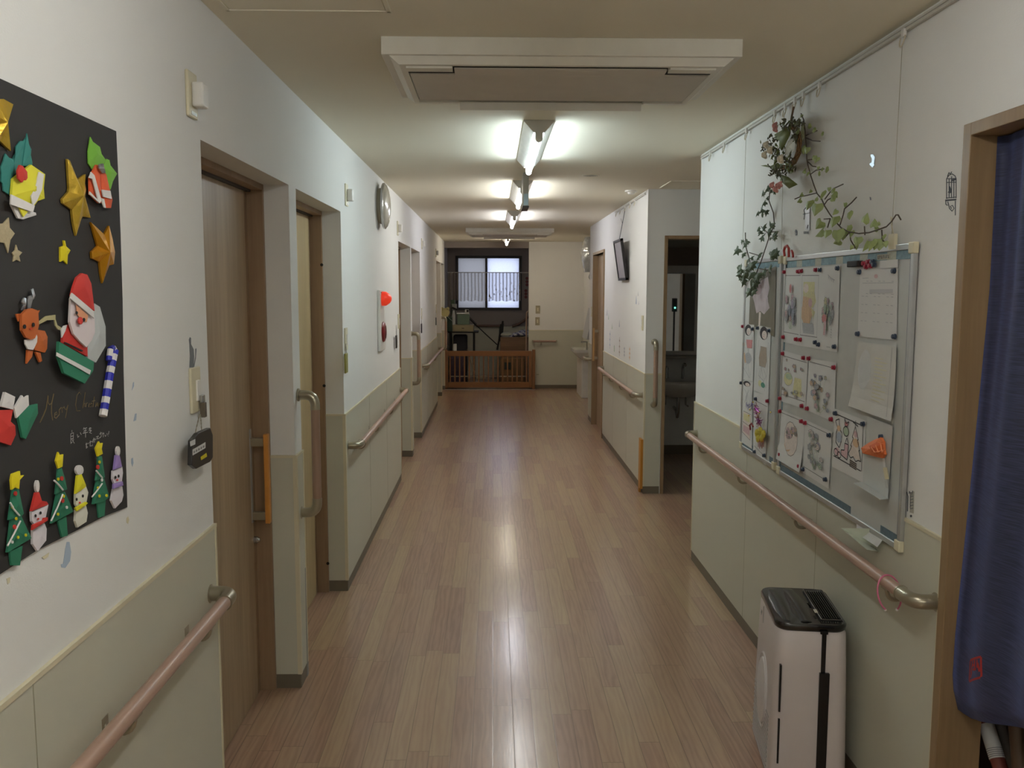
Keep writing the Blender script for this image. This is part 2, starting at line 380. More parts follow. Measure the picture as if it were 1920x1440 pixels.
# window
wd = bpy.data.objects.new('window_1', None); COL.objects.link(wd); wd.location = (-.08, YA, wz0); ORG[wd.name] = V(wd.location)
struct(wd, 'black framed frosted two pane window in the end alcove')
bk = mat('black_window_frame', (26, 22, 22), .4)
f = MB(); t = .035
f.box(wx0-.02, wx1+.03, YA-.03, YA+.08, wz0-.035, wz0+.01, bk).box(wx0-.02, wx1+.03, YA-.03, YA+.08, wz1-.02, wz1+.025, bk)
f.box(wx0-.02, wx0+.03, YA-.03, YA+.08, wz0, wz1, bk).box(wx1-.02, wx1+.03, YA-.03, YA+.08, wz0, wz1, bk).box(-.14, -.1, YA-.01, YA+.08, wz0, wz1, bk)
f.build('window_frame', wd)
def frosted(n, tint, k):
    m = bpy.data.materials.new(n); m.use_nodes = True; nt = m.node_tree; nt.nodes.clear()
    o = nt.nodes.new('ShaderNodeOutputMaterial'); tr = nt.nodes.new('ShaderNodeBsdfTranslucent'); tr.inputs[0].default_value = tint+(1,)
    df = nt.nodes.new('ShaderNodeBsdfDiffuse'); df.inputs[0].default_value = (.5, .5, .52, 1)
    mx = nt.nodes.new('ShaderNodeMixShader'); mx.inputs[0].default_value = k
    vz = nt.nodes.new('ShaderNodeTexVoronoi'); vz.inputs['Scale'].default_value = 90; tc = nt.nodes.new('ShaderNodeTexCoord'); nt.links.new(tc.outputs['Object'], vz.inputs['Vector'])
    bp = nt.nodes.new('ShaderNodeBump'); bp.inputs['Distance'].default_value = .004; nt.links.new(vz.outputs['Distance'], bp.inputs['Height']); nt.links.new(bp.outputs['Normal'], tr.inputs['Normal'])
    nt.links.new(df.outputs[0], mx.inputs[1]); nt.links.new(tr.outputs[0], mx.inputs[2]); nt.links.new(mx.outputs[0], o.inputs[0])
    return m
q = MB().add([(wx0+.03, YA+.05, wz0), (-.12, YA+.05, wz0), (-.12, YA+.05, wz1), (wx0+.03, YA+.05, wz1)], [(0, 1, 2, 3)], frosted('frosted_glass_screened', (.33, .32, .31), .75)).build('pane', wd)
q['label'] = 'greyer frosted pane behind an insect screen'
MB().add([(-.12, YA+.03, wz0), (wx1-.02, YA+.03, wz0), (wx1-.02, YA+.03, wz1), (-.12, YA+.03, wz1)], [(0, 1, 2, 3)], frosted('frosted_glass', (.8, .83, .95), .85)).build('pane', wd)

# ------------------------------------------------------------------ lights
def tube_light(n, y0, label, colr, k):
    x = .213
    o = thing('ceiling_light', (x, y0, 2.3), label, 'ceiling light', 'fluorescent tube lights along the ceiling')
    y1 = y0+1.22; body = mat('white_enamel', (222, 220, 212), .45)
    sec = [(x-.071, H), (x-.071, H-.006), (x-.026, 2.345), (x+.026, 2.345), (x+.071, H-.006), (x+.071, H)]
    m = MB(); k_ = len(sec)
    m.add([(a, yy, b) for yy in (y0, y1) for a, b in sec], [[i, (i+1) % k_, k_+(i+1) % k_, k_+i] for i in range(k_)]+[list(range(k_))[::-1], [k_+i for i in range(k_)]], body)
    m.build('housing', o, bevel=.0015)
    for ya, yb in ((y0, y0+.028), (y1-.028, y1)):
        pts = [(x-.017, 2.347)]+[(x+.017*cos(pi+pi*i/10), 2.319+.017*sin(pi+pi*i/10)) for i in range(11)]+[(x+.017, 2.347)]
        MB().prism([(a, ya, b) for a, b in pts], (0, 1, 0), yb-ya, body).build('socket', o, smooth=30)
    em = mat('tube_glow_%d' % n, (240, 240, 240), .5, emit=(colr, k))
    MB().tube([(x, y0+.028, 2.319), (x, y1-.028, 2.319)], .0145, em, 20).build('tube', o, smooth=40)
    return o
WARM = (1.0, .90, .76); COOL = (.76, .92, 1.0); NEUT = (.96, .98, 1.0); LAV = (.86, .88, 1.0)
KT = 1.0
tube_light(1, 4.17, 'nearest fluorescent tube light on the ceiling, bluish white glow', COOL, 22)
tube_light(2, 6.43, 'warm white fluorescent tube light beside the hanging grey sign box', NEUT, 24)
tube_light(3, 8.87, 'lavender white fluorescent tube light just before the far air conditioner', LAV, 24)
tube_light(4, 12.71, 'farthest fluorescent tube light, beyond the far air conditioner', WARM, 18)
tube_light(5, .55, 'fluorescent tube light on the ceiling above the camera', NEUT, 21)
tube_light(6, -2.2, 'added unseen fluorescent tube light behind the camera, fill for the near corridor', NEUT, 62)  # invented fixture, added as back light for the near walls and ceiling

wl = bpy.data.worlds.new('World'); S.world = wl; wl.use_nodes = True
wl.node_tree.nodes['Background'].inputs[0].default_value = (.75, .82, 1, 1); wl.node_tree.nodes['Background'].inputs[1].default_value = .8

# ------------------------------------------------------------------ air conditioners
def aircon(y0, label, detail=True):
    o = thing('ceiling_air_conditioner', (.216, y0+.31, 2.29), label, 'air conditioner', 'ceiling cassette air conditioners')
    x0, x1 = -.345, .777; y1 = y0+.63
    MB().box(x0, x1, y0, y1, 2.346, H, acw).build('spacer_box', o, bevel=.002)
    a0, a1, b0, b1 = x0+.022, x1-.02, y0+.014, y1-.012
    c0, c1, e0, e1 = a0+.05, a1-.05, b0+.03, b1-.035; zt, zb = 2.347, 2.322
    m = MB()
    out = [(a0, b0, zt), (a1, b0, zt), (a1, b1, zt), (a0, b1, zt)]; lo = [(a0+.03, b0+.012, zb), (a1-.03, b0+.012, zb), (a1-.03, b1-.012, zb), (a0+.03, b1-.012, zb)]
    inn = [(c0, e0, zb), (c1, e0, zb), (c1, e1, zb), (c0, e1, zb)]; inu = [(p[0], p[1], 2.34) for p in inn]
    vs = out+lo+inn+inu; fs = []
    for k in (0, 4, 8):
        for i in range(4): fs.append([k+i, k+(i+1) % 4, k+4+(i+1) % 4, k+4+i])
    fs.append([12, 13, 14, 15]); m.add(vs, fs, acw); pf = m.build('panel_frame', o)
    MB().box(c0+.004, c1-.004, e0+.095, e1-.055, 2.318, 2.335, acg).build('intake_panel', pf, bevel=.002)
    MB().box(c0, c1, e0+.06, e0+.09, 2.322, 2.336, dark).box(c0, c1, e1-.05, e1-.03, 2.326, 2.336, trackm).build('air_slot', pf)
    for xa, xb in ((c0, c0+.145), (c1-.145, c1)):
        MB().box(xa, xb, e0+.002, e0+.05, 2.316, 2.334, acw).build('side_cover', pf)
        MB().box(xa, xb, e1-.028, e1, 2.316, 2.334, acw).build('side_cover', pf)
    MB().obox(((c0+c1)/2, e0+.066, 2.322), ((c1-c0)/2-.15, 0, 0), (0, .03, -.002), (0, -.0004, .003), acg).build('louver', pf)
    MB().obox(((c0+c1)/2, e1+.002, 2.311), ((c1-c0)/2-.15, 0, 0), (0, .010, .004), (0, .004, -.014), acw).build('louver', pf)
    return o
aircon(2.83, 'large cream air conditioner panel on the near ceiling')
aircon(11.36, 'distant cream air conditioner panel on the far ceiling')

# hatch, speaker grille, smoke detector, sign
def hatch(x0, x1, y0, y1, label):
    o = thing('ceiling_hatch', ((x0+x1)/2, (y0+y1)/2, H-.006), label, 'ceiling hatch')
    m = MB(); z = H-.005; r = .012
    m.box(x0, x1, y0, y0+r, z, H, ceilp).box(x0, x1, y1-r, y1, z, H, ceilp).box(x0, x0+r, y0, y1, z, H, ceilp).box(x1-r, x1, y0, y1, z, H, ceilp)
    m.build('hatch_frame', o, bevel=.001)
    MB().box(x0+.015, x1-.015, y0+.015, y1-.015, H-.003, H, ceilp).build('hatch_cover', o)
hatch(-.745, -.285, 2.12, 2.585, 'flush square access hatch in the ceiling by the left wall')
hatch(1.27, 1.72, 6.4, 6.85, 'flush access hatch in the ceiling of the right recess')
m = MB().lathe((.664, 6.115, H), (0, 0, -1), [(0, .062), (.003, .062), (.005, .052)], ceilp, 28)
for i in range(-4, 5):
    for j in range(-4, 5):
        if i*i+j*j < 17: m.box(.664+i*.011-.003, .664+i*.011+.003, 6.115+j*.011-.003, 6.115+j*.011+.003, H-.0062, H-.004, mat('grille_hole', (205, 202, 192), .4) if (i+j) % 2 else dark)
tag(m.build('ceiling_speaker'), 'round perforated speaker grille flush in the ceiling right of the lights', 'speaker')
o = thing('smoke_detector', (1.085, 7.04, H-.03), 'round white smoke detector on the ceiling by the recess corner', 'smoke detector')
MB().lathe((1.085, 7.04, H), (0, 0, -1), [(0, .05), (.01, .05), (.014, .045)], white, 28).build('base', o, smooth=40)
MB().lathe((1.085, 7.04, H-.014), (0, 0, -1), [(0, .03), (.014, .026), (.018, .01)], white, 24).build('sensor_head', o, smooth=40)
o = thing('hanging_sign_box', (.22, 6.12, 2.18), 'slim grey sign box hung edge-on below the ceiling between the first two tube lights', 'sign')
MB().box(.201, .239, 6.0, 6.32, 2.18, H, mat('sign_grey', (178, 176, 168), .4)).build('box', o, bevel=.004)
MB().box(.205, .235, 5.994, 6.0, 2.185, 2.26, mat('sign_pale_blue', (170, 196, 204), .3)).build('end_panel', o)
MB().box(.199, .241, 5.995, 6.32, 2.172, 2.18, trackm).build('bottom_edge', o)

# ------------------------------------------------------------------ handrails
def elbow(m, a, b, wallpt, r, mt):
    m.tube([a]+arc(a, b, wallpt, 8), r, mt, 14)
def rail_y(xw, s, y0, y1, label, br, ends=(1, 1), group='wooden handrails along the corridor walls', off=.066, z=.785):
    x = xw+s*off
    o = thing('handrail', (x, (y0+y1)/2, z-.02), label, 'handrail', group)
    MB().tube([(x, y0+.05, z), (x, y1-.05, z)], .0178, railw, 20).build('rail', o, smooth=40)
    for k, (yy, q) in enumerate(((y0, 1), (y1, -1))):
        if not ends[k]: continue
        m = MB(); p = [(x, yy+q*.075, z), (x, yy+q*.045, z)]+arc((x, yy+q*.045, z), (x, yy, z), (xw+s*.03, yy, z), 8)+[(xw+s*.002, yy, z)]
        m.tube(p, .0205, champ, 20); m.lathe((xw+s*.001, yy, z), (s, 0, 0), [(0, .026), (.006, .026), (.008, .02)], champ, 20)
        m.tube([(x, yy+q*.076, z), (x, yy+q*.072, z)], .022, champ, 20)
        m.build('end_bracket', o, smooth=40)
    for yy in br:
        m = MB(); p = [(x, yy, z-.016)]+arc((x, yy, z-.018), (x-s*.002, yy, z-.055), (x-s*.03, yy, z-.052), 6)+arc((x-s*.03, yy, z-.052), (xw+s*.012, yy, z-.05), (xw+s*.002, yy, z-.035), 6)
        m.tube(p, .0065, champ, 10); m.obox((xw+s*.004, yy, z-.04), (.003, 0, 0), (0, .014, 0), (0, 0, .022), champ)
        m.obox((x, yy, z-.019), (.008, 0, 0), (0, .02, 0), (0, 0, .003), champ)
        m.build('bracket', o, smooth=40)
    return o
rail_y(XR, -1, 2.296, 5.115, 'long wooden handrail on the right wall below the whiteboards', (2.46, 3.24, 4.02, 4.8))
rail_y(XL, 1, .2, 2.395, 'wooden handrail nearest the viewer on the left wall below the black poster', (1.72, 2.2), ends=(0, 1))
rail_y(XL, 1, 4.74, 7.42, 'wooden handrail on the left wall below the round wall lamp', (4.95, 5.55, 6.35, 7.0))
rail_y(XL, 1, 9.77, 12.75, 'distant wooden handrail on the left wall near the gate', (10.0, 11.2, 12.3))
rail_y(XR, -1, 7.02, 9.5, 'wooden handrail on the right wall below the tilted hanging frame', (7.3, 7.9, 8.6, 9.2))
rail_y(XR, -1, 10.72, 11.03, 'short metal handrail stub at the far right wall end beside the basin', (), off=.075)
o = thing('handrail', (.845, 14.47, .765), 'short wooden handrail on the far end wall below the switches', 'handrail', 'wooden handrails along the corridor walls')
MB().tube([(.66, 14.475, .785), (1.03, 14.475, .785)], .0178, railw, 16).build('rail', o, smooth=40)
for xx in (.655, 1.035): MB().tube([(xx, 14.475, .785), (xx, 14.535, .785)], .021, champ, 14).build('end_bracket', o, smooth=40)
MB().tube(arc((.79, 14.475, .77), (.79, 14.475, .72), (.79, 14.535, .73)), .007, champ, 8).build('bracket', o, smooth=40)
def rail_v(pw, nrm, z0, z1, label):
    pw = V(pw); n = V(nrm); c = pw+n*.07
    o = thing('grab_rail', (c.x, c.y, z0), label, 'grab rail', 'upright grab rails beside the doors')
    c = V((c.x, c.y, 0)); w0 = V((pw.x, pw.y, 0)); Z = V((0, 0, 1))
    MB().tube([c+Z*(z0+.05), c+Z*(z1-.05)], .0178, wood('upright_rail_cover', (150, 122, 104), (174, 146, 126), .35), 18).build('rail', o, smooth=40)
    for zz, q in ((z0, 1), (z1, -1)):
        m = MB(); m.tube([c+Z*(zz+q*.06)]+arc(c+Z*(zz+q*.045), c+Z*zz, w0+n*.03+Z*zz, 8)+[w0+n*.002+Z*zz], .0195, champ, 18)
        m.lathe(w0+n*.001+Z*zz, n, [(0, .026), (.006, .026), (.008, .02)], champ, 18); m.build('end_bracket', o, smooth=40)
rail_v((XL, 3.565, 0), (1, 0, 0), .715, 1.2, 'upright grab rail on the pillar between the first two left doors')
rail_v((XL, 8.585, 0), (1, 0, 0), .715, 1.2, 'upright grab rail on the left wall between the third and fourth doors')
rail_v((XL, 13.56, 0), (1, 0, 0), .715, 1.2, 'farthest upright grab rail on the left, just before the gate')
rail_v((1.273, YD, 0), (0, -1, 0), .72, 1.215, 'upright grab rail on the recess wall left of the washroom doorway')

# ------------------------------------------------------------------ wall fittings, left
def call_lamp(y, label, big=False):
    o = thing('call_lamp', (XL+.01, y, 2.07), label, 'wall lamp', 'nurse call lamps above the doors')
    MB().box(XL, XL+.009, y-.036, y+.036, 2.068, 2.185, ivory).build('plate', o, bevel=.004)
    MB().box(XL+.009, XL+.04, y-.016, y+.03, 2.095, 2.158, white).build('lamp_cover', o, bevel=.006)
    MB().box(XL+.009, XL+.0105, y-.02, y+.02, 2.074, 2.083, silver).build('name_strip', o)
call_lamp(2.388, 'nurse call lamp on the near left wall above the first door corner')
call_lamp(4.84, 'nurse call lamp on the left wall just past the second door')
call_lamp(7.44-.02, 'nurse call lamp on the left wall just before the third door')
call_lamp(9.9, 'small nurse call lamp on the left wall just past the fourth door')
call_lamp(12.36, 'farthest small nurse call lamp on the left wall before the fifth door')
o = thing('round_wall_lamp', (XL, 6.21, 2.04), 'round silver-rimmed wall lamp with a domed pale cover high on the left wall', 'wall lamp')
c = (XL, 6.21, 2.195)
MB().lathe(c, (1, 0, 0), [(0, .115), (.028, .125), (.034, .15)], mat('lamp_base_grey', (170, 162, 142), .45), 48).build('base', o, smooth=40)
rim = MB().lathe((XL+.034, c[1], c[2]), (1, 0, 0), [(-.004, .148), (0, .155), (.012, .157), (.016, .152)], silver, 48).build('rim', o, smooth=40)
MB().lathe((XL+.05, c[1], c[2]), (1, 0, 0), [(0, .15), (.01, .14), (.02, .115), (.027, .08), (.031, .04), (.032, .002)], mat('lamp_dome', (190, 184, 168), .22, coat=.5), 48).build('dome', rim, smooth=60)
# fire alarm
o = thing('fire_alarm_panel', (XL, 6.2, 1.2), 'white fire alarm plate with a glowing red lamp above a round red button', 'fire alarm')
MB().box(XL, XL+.02, 6.07, 6.33, 1.2, 1.62, white).build('plate', o, bevel=.006)
MB().box(XL+.02, XL+.022, 6.12, 6.28, 1.6, 1.605, dark).build('slot', o)
MB().lathe((XL+.02, 6.18, 1.56), (1, 0, 0), [(0, .05), (.02, .05), (.03, .048), (.055, .03), (.065, .015), (.068, .001)], mat('red_lamp', (220, 30, 16), .3, emit=((1, .08, .03), .16)), 28).build('red_lamp', o, smooth=50)
ring = MB().lathe((XL+.02, 6.2, 1.33), (1, 0, 0), [(0, .07), (.006, .072), (.014, .066), (.018, .055)], mat('dark_red_plastic', (130, 26, 30), .35), 32).build('button_ring', o, smooth=50)
MB().lathe((XL+.03, 6.2, 1.33), (1, 0, 0), [(0, .05), (.012, .045), (.015, .002)], mat('deep_red', (96, 20, 26), .3), 32).build('push_button', ring, smooth=50)

def switch_plate(y, xw, s, label, cat='light switch', z=1.36):
    o = thing('switch_plate', (xw, y, z-.06), label, cat, 'ivory switch plates along the walls')
    MB().box(min(xw, xw+s*.008), max(xw, xw+s*.008), y-.036, y+.036, z-.06, z+.06, ivory).build('plate', o, bevel=.003)
    MB().box(min(xw, xw+s*.012), max(xw, xw+s*.012), y-.004, y+.022, z-.03, z+.025, grey if cat != 'light switch' else white).build('rocker', o, bevel=.002)
    return o
s1 = switch_plate(2.335, XL, 1, 'ivory wall switch with a cat sticker above and a black tag hanging from it')
MB().box(XL+.012, XL+.022, 2.34, 2.36, 1.325, 1.345, silver).box(XL+.012, XL+.026, 2.342, 2.358, 1.285, 1.325, mat('brown_key', (90, 80, 66), .4)).build('key', s1, bevel=.002)
switch_plate(4.745, XL, 1, 'ivory wall switch just past the second left door')
switch_plate(7.4, XL, 1, 'ivory wall switch just before the third left door')
switch_plate(9.8, XL, 1, 'ivory wall switch just past the fourth left door')
switch_plate(12.35, XL, 1, 'ivory wall switch just before the fifth left door')
switch_plate(7.1, XR, -1, 'ivory double switch plate on the right wall at the recess corner')
switch_plate(10.8, XR, -1, 'ivory switch plate on the far right wall past the door')
for (x, z, lb) in ((.735, 1.3, 'upper grey switch plate on the far end wall'), (.73, 1.11, 'lower grey switch plate on the far end wall')):
    o = thing('switch_plate', (x, 14.535, z-.06), lb, 'light switch', 'ivory switch plates along the walls')
    MB().box(x-.036, x+.036, 14.53, 14.54, z-.065, z+.065, mat('dull_switch_plate', (168, 158, 132), .5)).build('plate', o, bevel=.003)
    MB().box(x-.012, x+.012, 14.526, 14.53, z-.03, z+.03, ivory).build('rocker', o)
tag(MB().box(.7, .775, 14.53, 14.536, .2, .31, wains).box(.715, .76, 14.527, 14.531, .225, .24, joint).build('wall_outlet'), 'cream power outlet low on the far end wall', 'outlet')
tag(MB().box(XR-.013, XR-.006, 6.99, 7.06, .26, .37, ivory).build('wall_outlet', bevel=.002), 'small cream outlet low on the right wall beside the orange corner guard', 'outlet')

# hanging black tag from switch 1
o = thing('hanging_tag', L(370, 850), 'black eight-sided tag with white and yellow labels hung on a chain from the switch', 'hanging tag')
oct_ = [(352, 826), (363, 812), (386, 802), (391, 815), (391, 858), (386, 866), (360, 879), (351, 872)]
tp = [L(a, b, .03) for a, b in oct_]
MB().prism(tp, (1, 0, 0), .012, mat('black_lacquer', (34, 30, 28), .35)).build('board', o, bevel=.002)
def pq(m, pts, off, th, mt, base=L): return m.prism([base(a, b, off) for a, b in pts], (1, 0, 0) if base is L else (-1, 0, 0), th, mt)
m = MB(); pq(m, [(356, 828), (366, 823), (366, 833), (357, 837)], .0425, .0004, whitew); m.build('small_label', o)
m = MB(); pq(m, [(361, 843), (385, 829), (385, 840), (361, 854)], .0425, .0004, whitew)
for i in range(5): pq(m, [(363+i*4.4, 846-i*2.5), (365.5+i*4.4, 844.6-i*2.5), (365.5+i*4.4, 848.6-i*2.5), (363+i*4.4, 850-i*2.5)], .0432, .0003, grey)
m.build('name_label', o)
m = MB(); pq(m, [(376, 857), (387, 849), (388, 856), (377, 863)], .0425, .0004, mat('yellow_label', (214, 200, 30), .5)); m.build('yellow_label', o)
m = MB()
for a, b in (((374, 777), (366, 812)), ((376, 777), (378, 806))):
    n = 9
    for i in range(n):
        t = i/n; p = L(a[0]+(b[0]-a[0])*t, a[1]+(b[1]-a[1])*t, .03); q = L(a[0]+(b[0]-a[0])*(t+.8/n), a[1]+(b[1]-a[1])*(t+.8/n), .03)
        m.tube([p, q], .0012+.0005*(i % 2), champ, 6)
m.build('chain', o)
# further hanging keys
for (pxy, col, lb) in (((650, 680), (150, 146, 70), 'olive tag hanging on a chain from the switch past the second left door'),
                       ((744, 640), (60, 56, 50), 'dark tag hanging from the switch before the third left door'),
                       ((791, 615), (30, 28, 30), 'small black tag hanging from the switch past the fourth left door'),
                       ((818, 602), (34, 30, 30), 'tiny dark tag hanging from the farthest left switch')):
    p = L(pxy[0], pxy[1], .02); k = (p.y/10)
    o = thing('hanging_tag', p, lb, 'hanging tag')
    MB().box(XL+.012, XL+.022, p.y-.035, p.y+.035, p.z-.055, p.z+.05, mat('tag_%d' % col[0], col, .4)).build('board', o, bevel=.01)
    MB().tube([(XL+.017, p.y-.02, p.z+.05), (XL+.017, p.y, 1.34), (XL+.017, p.y+.02, p.z+.05)], .0015, grey, 6).build('chain', o)

# stickers helper
def sticker(pts, base, label, mt, name='wall_sticker', off=.0006, cat='sticker', th=.0004, extra=None, group=None):
    m = MB()
    polys = pts if isinstance(pts[0][0], (tuple, list)) else [pts]
    for p in polys: pq(m, p, off, th, mt, base)
    for (pp, m2, o2) in (extra or []): pq(m, pp, off+o2, th, m2, base)
    o = m.build(name); tag(o, label, cat, group); return o
catm = mat('grey_cat_vinyl', (112, 114, 116), .6)
sticker([[(356, 632), (358, 634), (358, 645), (363, 655), (364, 668), (363, 689), (355, 689), (356, 668), (355, 645), (354, 637)], [(363, 687), (366, 668), (366, 654), (368, 653), (368, 658), (367, 672), (364, 688)]], L, 'grey cat silhouette sticker sitting on the near switch plate', catm)
blue = mat('pale_blue_vinyl', (168, 184, 200), .7); yel = mat('pale_yellow_vinyl', (214, 206, 172), .7)
sticker([[(125, 1016), (130, 1016), (133, 1035), (131, 1052), (122, 1065), (115, 1064), (114, 1058), (118, 1057), (120, 1045), (122, 1030)]], L, 'pale blue drop shaped sticker right under the black poster', blue)
sticker([[(247, 732), (249, 718), (251, 716), (251, 724)]], L, 'upper tiny pale blue fleck on the wall right of the poster', blue)
sticker([[(250, 790), (253, 776), (256, 775), (255, 788)]], L, 'middle tiny pale blue fleck on the wall right of the poster', blue)
sticker([[(246, 868), (246, 860), (249, 858), (250, 868), (248, 875)]], L, 'lower small pale blue fleck on the wall right of the poster', blue)
sticker([[(237, 972), (240, 968), (242, 975), (240, 982), (237, 980)]], L, 'pale yellow fleck sticker below the poster corner', yel)
sticker([[(78, 1045), (92, 1036), (90, 1044), (83, 1049)]], L, 'pale yellow fleck sticker left of the blue drop', yel)
sticker([[(12, 1085), (19, 1082), (18, 1092), (14, 1096)]], L, 'pale yellow fleck sticker below the poster left edge', yel)

# ------------------------------------------------------------------ black poster with origami
blackp = mat('black_poster_paper', (50, 48, 46), .75, noise=3, var=.06)
top = L(0, 153); bot = L(0, 1080)
edge = [(217, 246), (221, 330), (225, 430), (229, 560), (231, 700), (235, 850), (238, 951), (195, 968), (150, 991), (70, 1031), (20, 1063)]
pts = [V((XL+.003, 1.0, top.z+.01))]+[L(a, b, .003+.001*(i % 2)) for i, (a, b) in enumerate(edge)]+[V((XL+.003, 1.0, bot.z-.01))]
poster = thing('black_poster', (XL+.003, 1.4, bot.z), 'large black paper poster on the near left wall covered in origami Christmas figures', 'poster')
m = MB(); m.prism(pts, (1, 0, 0), .001, blackp); m.build('paper', poster)
def strokes(m, lines, conv, off, r, mt, base=L):
    for ln in lines:
        p = [base(*conv(a, b), off) for a, b in ln]
        if len(p) > 1: m.tube(p, r, mt, 5)
cT = lambda a, b: (a/10.28+60, b/10.28+720)
gold_ink = mat('dull_gold_ink', (112, 96, 62), .5, .2); silver_ink = mat('silver_ink', (158, 156, 152), .45)
m = MB(); strokes(m, [
    [(150, 745), (215, 610), (270, 470), (305, 225), (312, 370), (335, 400), (372, 370), (415, 185), (372, 400), (372, 560), (395, 700)],
    [(430, 600), (480, 580), (470, 540), (435, 565), (428, 640), (460, 662), (520, 590)],
    [(520, 600), (518, 500), (560, 450)], [(578, 550), (572, 470), (622, 440)], [(612, 450), (650, 500), (690, 405)], [(686, 410), (640, 655)],
    [(940, 195), (905, 158), (862, 220), (835, 400), (858, 520), (925, 515)], [(1022, 160), (975, 465), (992, 390), (1018, 370), (1015, 440)],
    [(1036, 445), (1042, 375), (1066, 365)], [(1090, 445), (1100, 375)], [(1150, 370), (1120, 392), (1142, 425), (1112, 448)],
    [(1198, 240), (1172, 440)], [(1150, 335), (1212, 318)], [(1222, 440), (1232, 362), (1246, 425), (1262, 362), (1276, 430)],
    [(1318, 372), (1292, 395), (1308, 418), (1322, 372), (1326, 418)], [(1362, 350), (1344, 372), (1360, 392), (1340, 410)]], cT, .0045, .0011, gold_ink)
m.build('lettering', poster)['label'] = 'gold handwriting reading Merry Christmas'
m = MB(); strokes(m, [
    [(765, 888), (765, 935)], [(740, 960), (745, 1145)], [(740, 962), (795, 940), (790, 1060)], [(745, 1010), (790, 1000)], [(745, 1060), (790, 1050)], [(742, 1148), (770, 1120)], [(765, 1070), (812, 1142)], [(800, 1072), (780, 1100)],
    [(868, 970), (880, 1030), (902, 1005)], [(925, 935), (946, 975)],
    [(1000, 838), (985, 880)], [(995, 862), (1052, 845)], [(1000, 902), (1048, 890)], [(1000, 902), (1000, 942)], [(978, 952), (1072, 930)], [(1025, 855), (1030, 1030)],
    [(1095, 862), (1140, 850)], [(1118, 838), (1096, 902), (1130, 882), (1120, 925)], [(1142, 898), (1105, 938), (1146, 952)],
    [(1032, 1165), (1062, 1152)], [(1045, 1130), (1045, 1240), (1070, 1212), (1038, 1196)], [(1074, 1138), (1086, 1152)],
    [(1104, 1132), (1140, 1112)], [(1120, 1090), (1116, 1195), (1165, 1186), (1160, 1160)], [(1150, 1100), (1158, 1115)],
    [(1170, 1078), (1206, 1062), (1196, 1128)], [(1190, 1040), (1168, 1130)], [(1214, 1050), (1222, 1075)],
    [(1236, 1020), (1280, 1000), (1240, 1062), (1286, 1050)], [(1298, 968), (1340, 940)], [(1318, 925), (1334, 1010), (1300, 1040)],
    [(1364, 935), (1372, 1025)], [(1356, 962), (1388, 950)], [(1400, 975), (1410, 1010), (1424, 996)], [(1440, 950), (1448, 985)], [(1482, 908), (1470, 975)], [(1466, 1000), (1465, 1008)]], cT, .0045, .0009, silver_ink)
m.build('lettering', poster)['label'] = 'silver Japanese handwriting wishing a good new year'

goldm = mat('gold_foil', (226, 188, 70), .33, .7, noise=30, var=.2, bump=(60, .8, .004)); goldo = mat('orange_gold_foil', (232, 164, 40), .28, .75, bump=(40, .8, .004))
tan = mat('glitter_tan_paper', (176, 162, 128), .7, noise=220, var=.25); yelp = mat('yellow_origami', (224, 216, 56), .65); ygl = mat('yellow_star_paper', (226, 208, 24), .65)
whp = mat('white_origami', (222, 218, 214), .7); teal = mat('teal_origami', (52, 128, 120), .65); redp = mat('red_origami', (206, 56, 48), .65)
lime = mat('lime_origami', (120, 182, 60), .65); orp = mat('orange_origami', (226, 96, 56), .65); brn = mat('orange_brown_origami', (190, 98, 42), .65)
grn = mat('green_origami', (44, 122, 92), .65); sklk = mat('peach_origami', (228, 160, 120), .65); blk = mat('black_ink', (26, 22, 22), .6); rib = mat('tan_ribbon', (184, 174, 128), .6)
pur = mat('lilac_origami', (156, 132, 196), .65); silf = mat('silver_foil', (190, 192, 196), .3, .8, bump=(60, .6, .003)); bluf = mat('blue_stripe', (44, 48, 170), .5)
def fig(name, label, cat, parts, conv, group=None):
    """parts: (part name, outline, offset, thickness, material, fold height)"""
    allp = [L(*conv(a, b)) for p in parts for a, b in p[1]]
    o = thing(name, (XL+.006, sum(p.y for p in allp)/len(allp), min(p.z for p in allp)), label, cat, group)
    for (n, pl, off, th, mt, h) in parts:
        MB().prism([L(*conv(a, b), off) for a, b in pl], (1, 0, 0), th, mt, h).build(n, o)
    return o
def one(name, label, cat, pl, off, th, mt, h, conv, group=None):
    o = MB().prism([L(*conv(a, b), off) for a, b in pl], (1, 0, 0), th, mt, h).build(name); return tag(o, label, cat, group)
def ell(cx, cy, rx, ry, n=12): return [(cx+rx*cos(2*pi*i/n), cy+ry*sin(2*pi*i/n)) for i in range(n)]
cA = lambda a, b: (a/4.5, b/4.5+180); cB = lambda a, b: (a/7.2, b/7.2+540); cC = lambda a, b: (a/6, b/6+820); cI = lambda a, b: (a, b)
G = 'paper stars on the black poster'
one('origami_star', 'gold foil star cut off by the left photo edge at the poster top', 'star', [(-60, 30), (10, 25), (92, 70), (8, 230), (72, 465), (-20, 380), (-90, 440), (-60, 240), (-130, 120)], .006, .004, goldm, .012, cA, G)
one('origami_star', 'tall crumpled gold foil star in the poster middle top', 'star', [(552, 532), (572, 545), (610, 650), (638, 705), (705, 660), (700, 740), (710, 790), (702, 850), (748, 1028), (680, 1015), (668, 1040), (625, 1180), (600, 1060), (590, 960), (512, 905), (508, 870), (560, 810), (566, 780)], .006, .004, goldm, .014, cA, G)
one('origami_star', 'orange gold foil star at the poster right edge', 'star', [(752, 1065), (865, 1170), (905, 1095), (935, 1210), (955, 1320), (945, 1420), (905, 1430), (850, 1580), (835, 1500), (825, 1400), (760, 1370), (757, 1315), (808, 1265)], .006, .004, goldo, .014, cA, G)
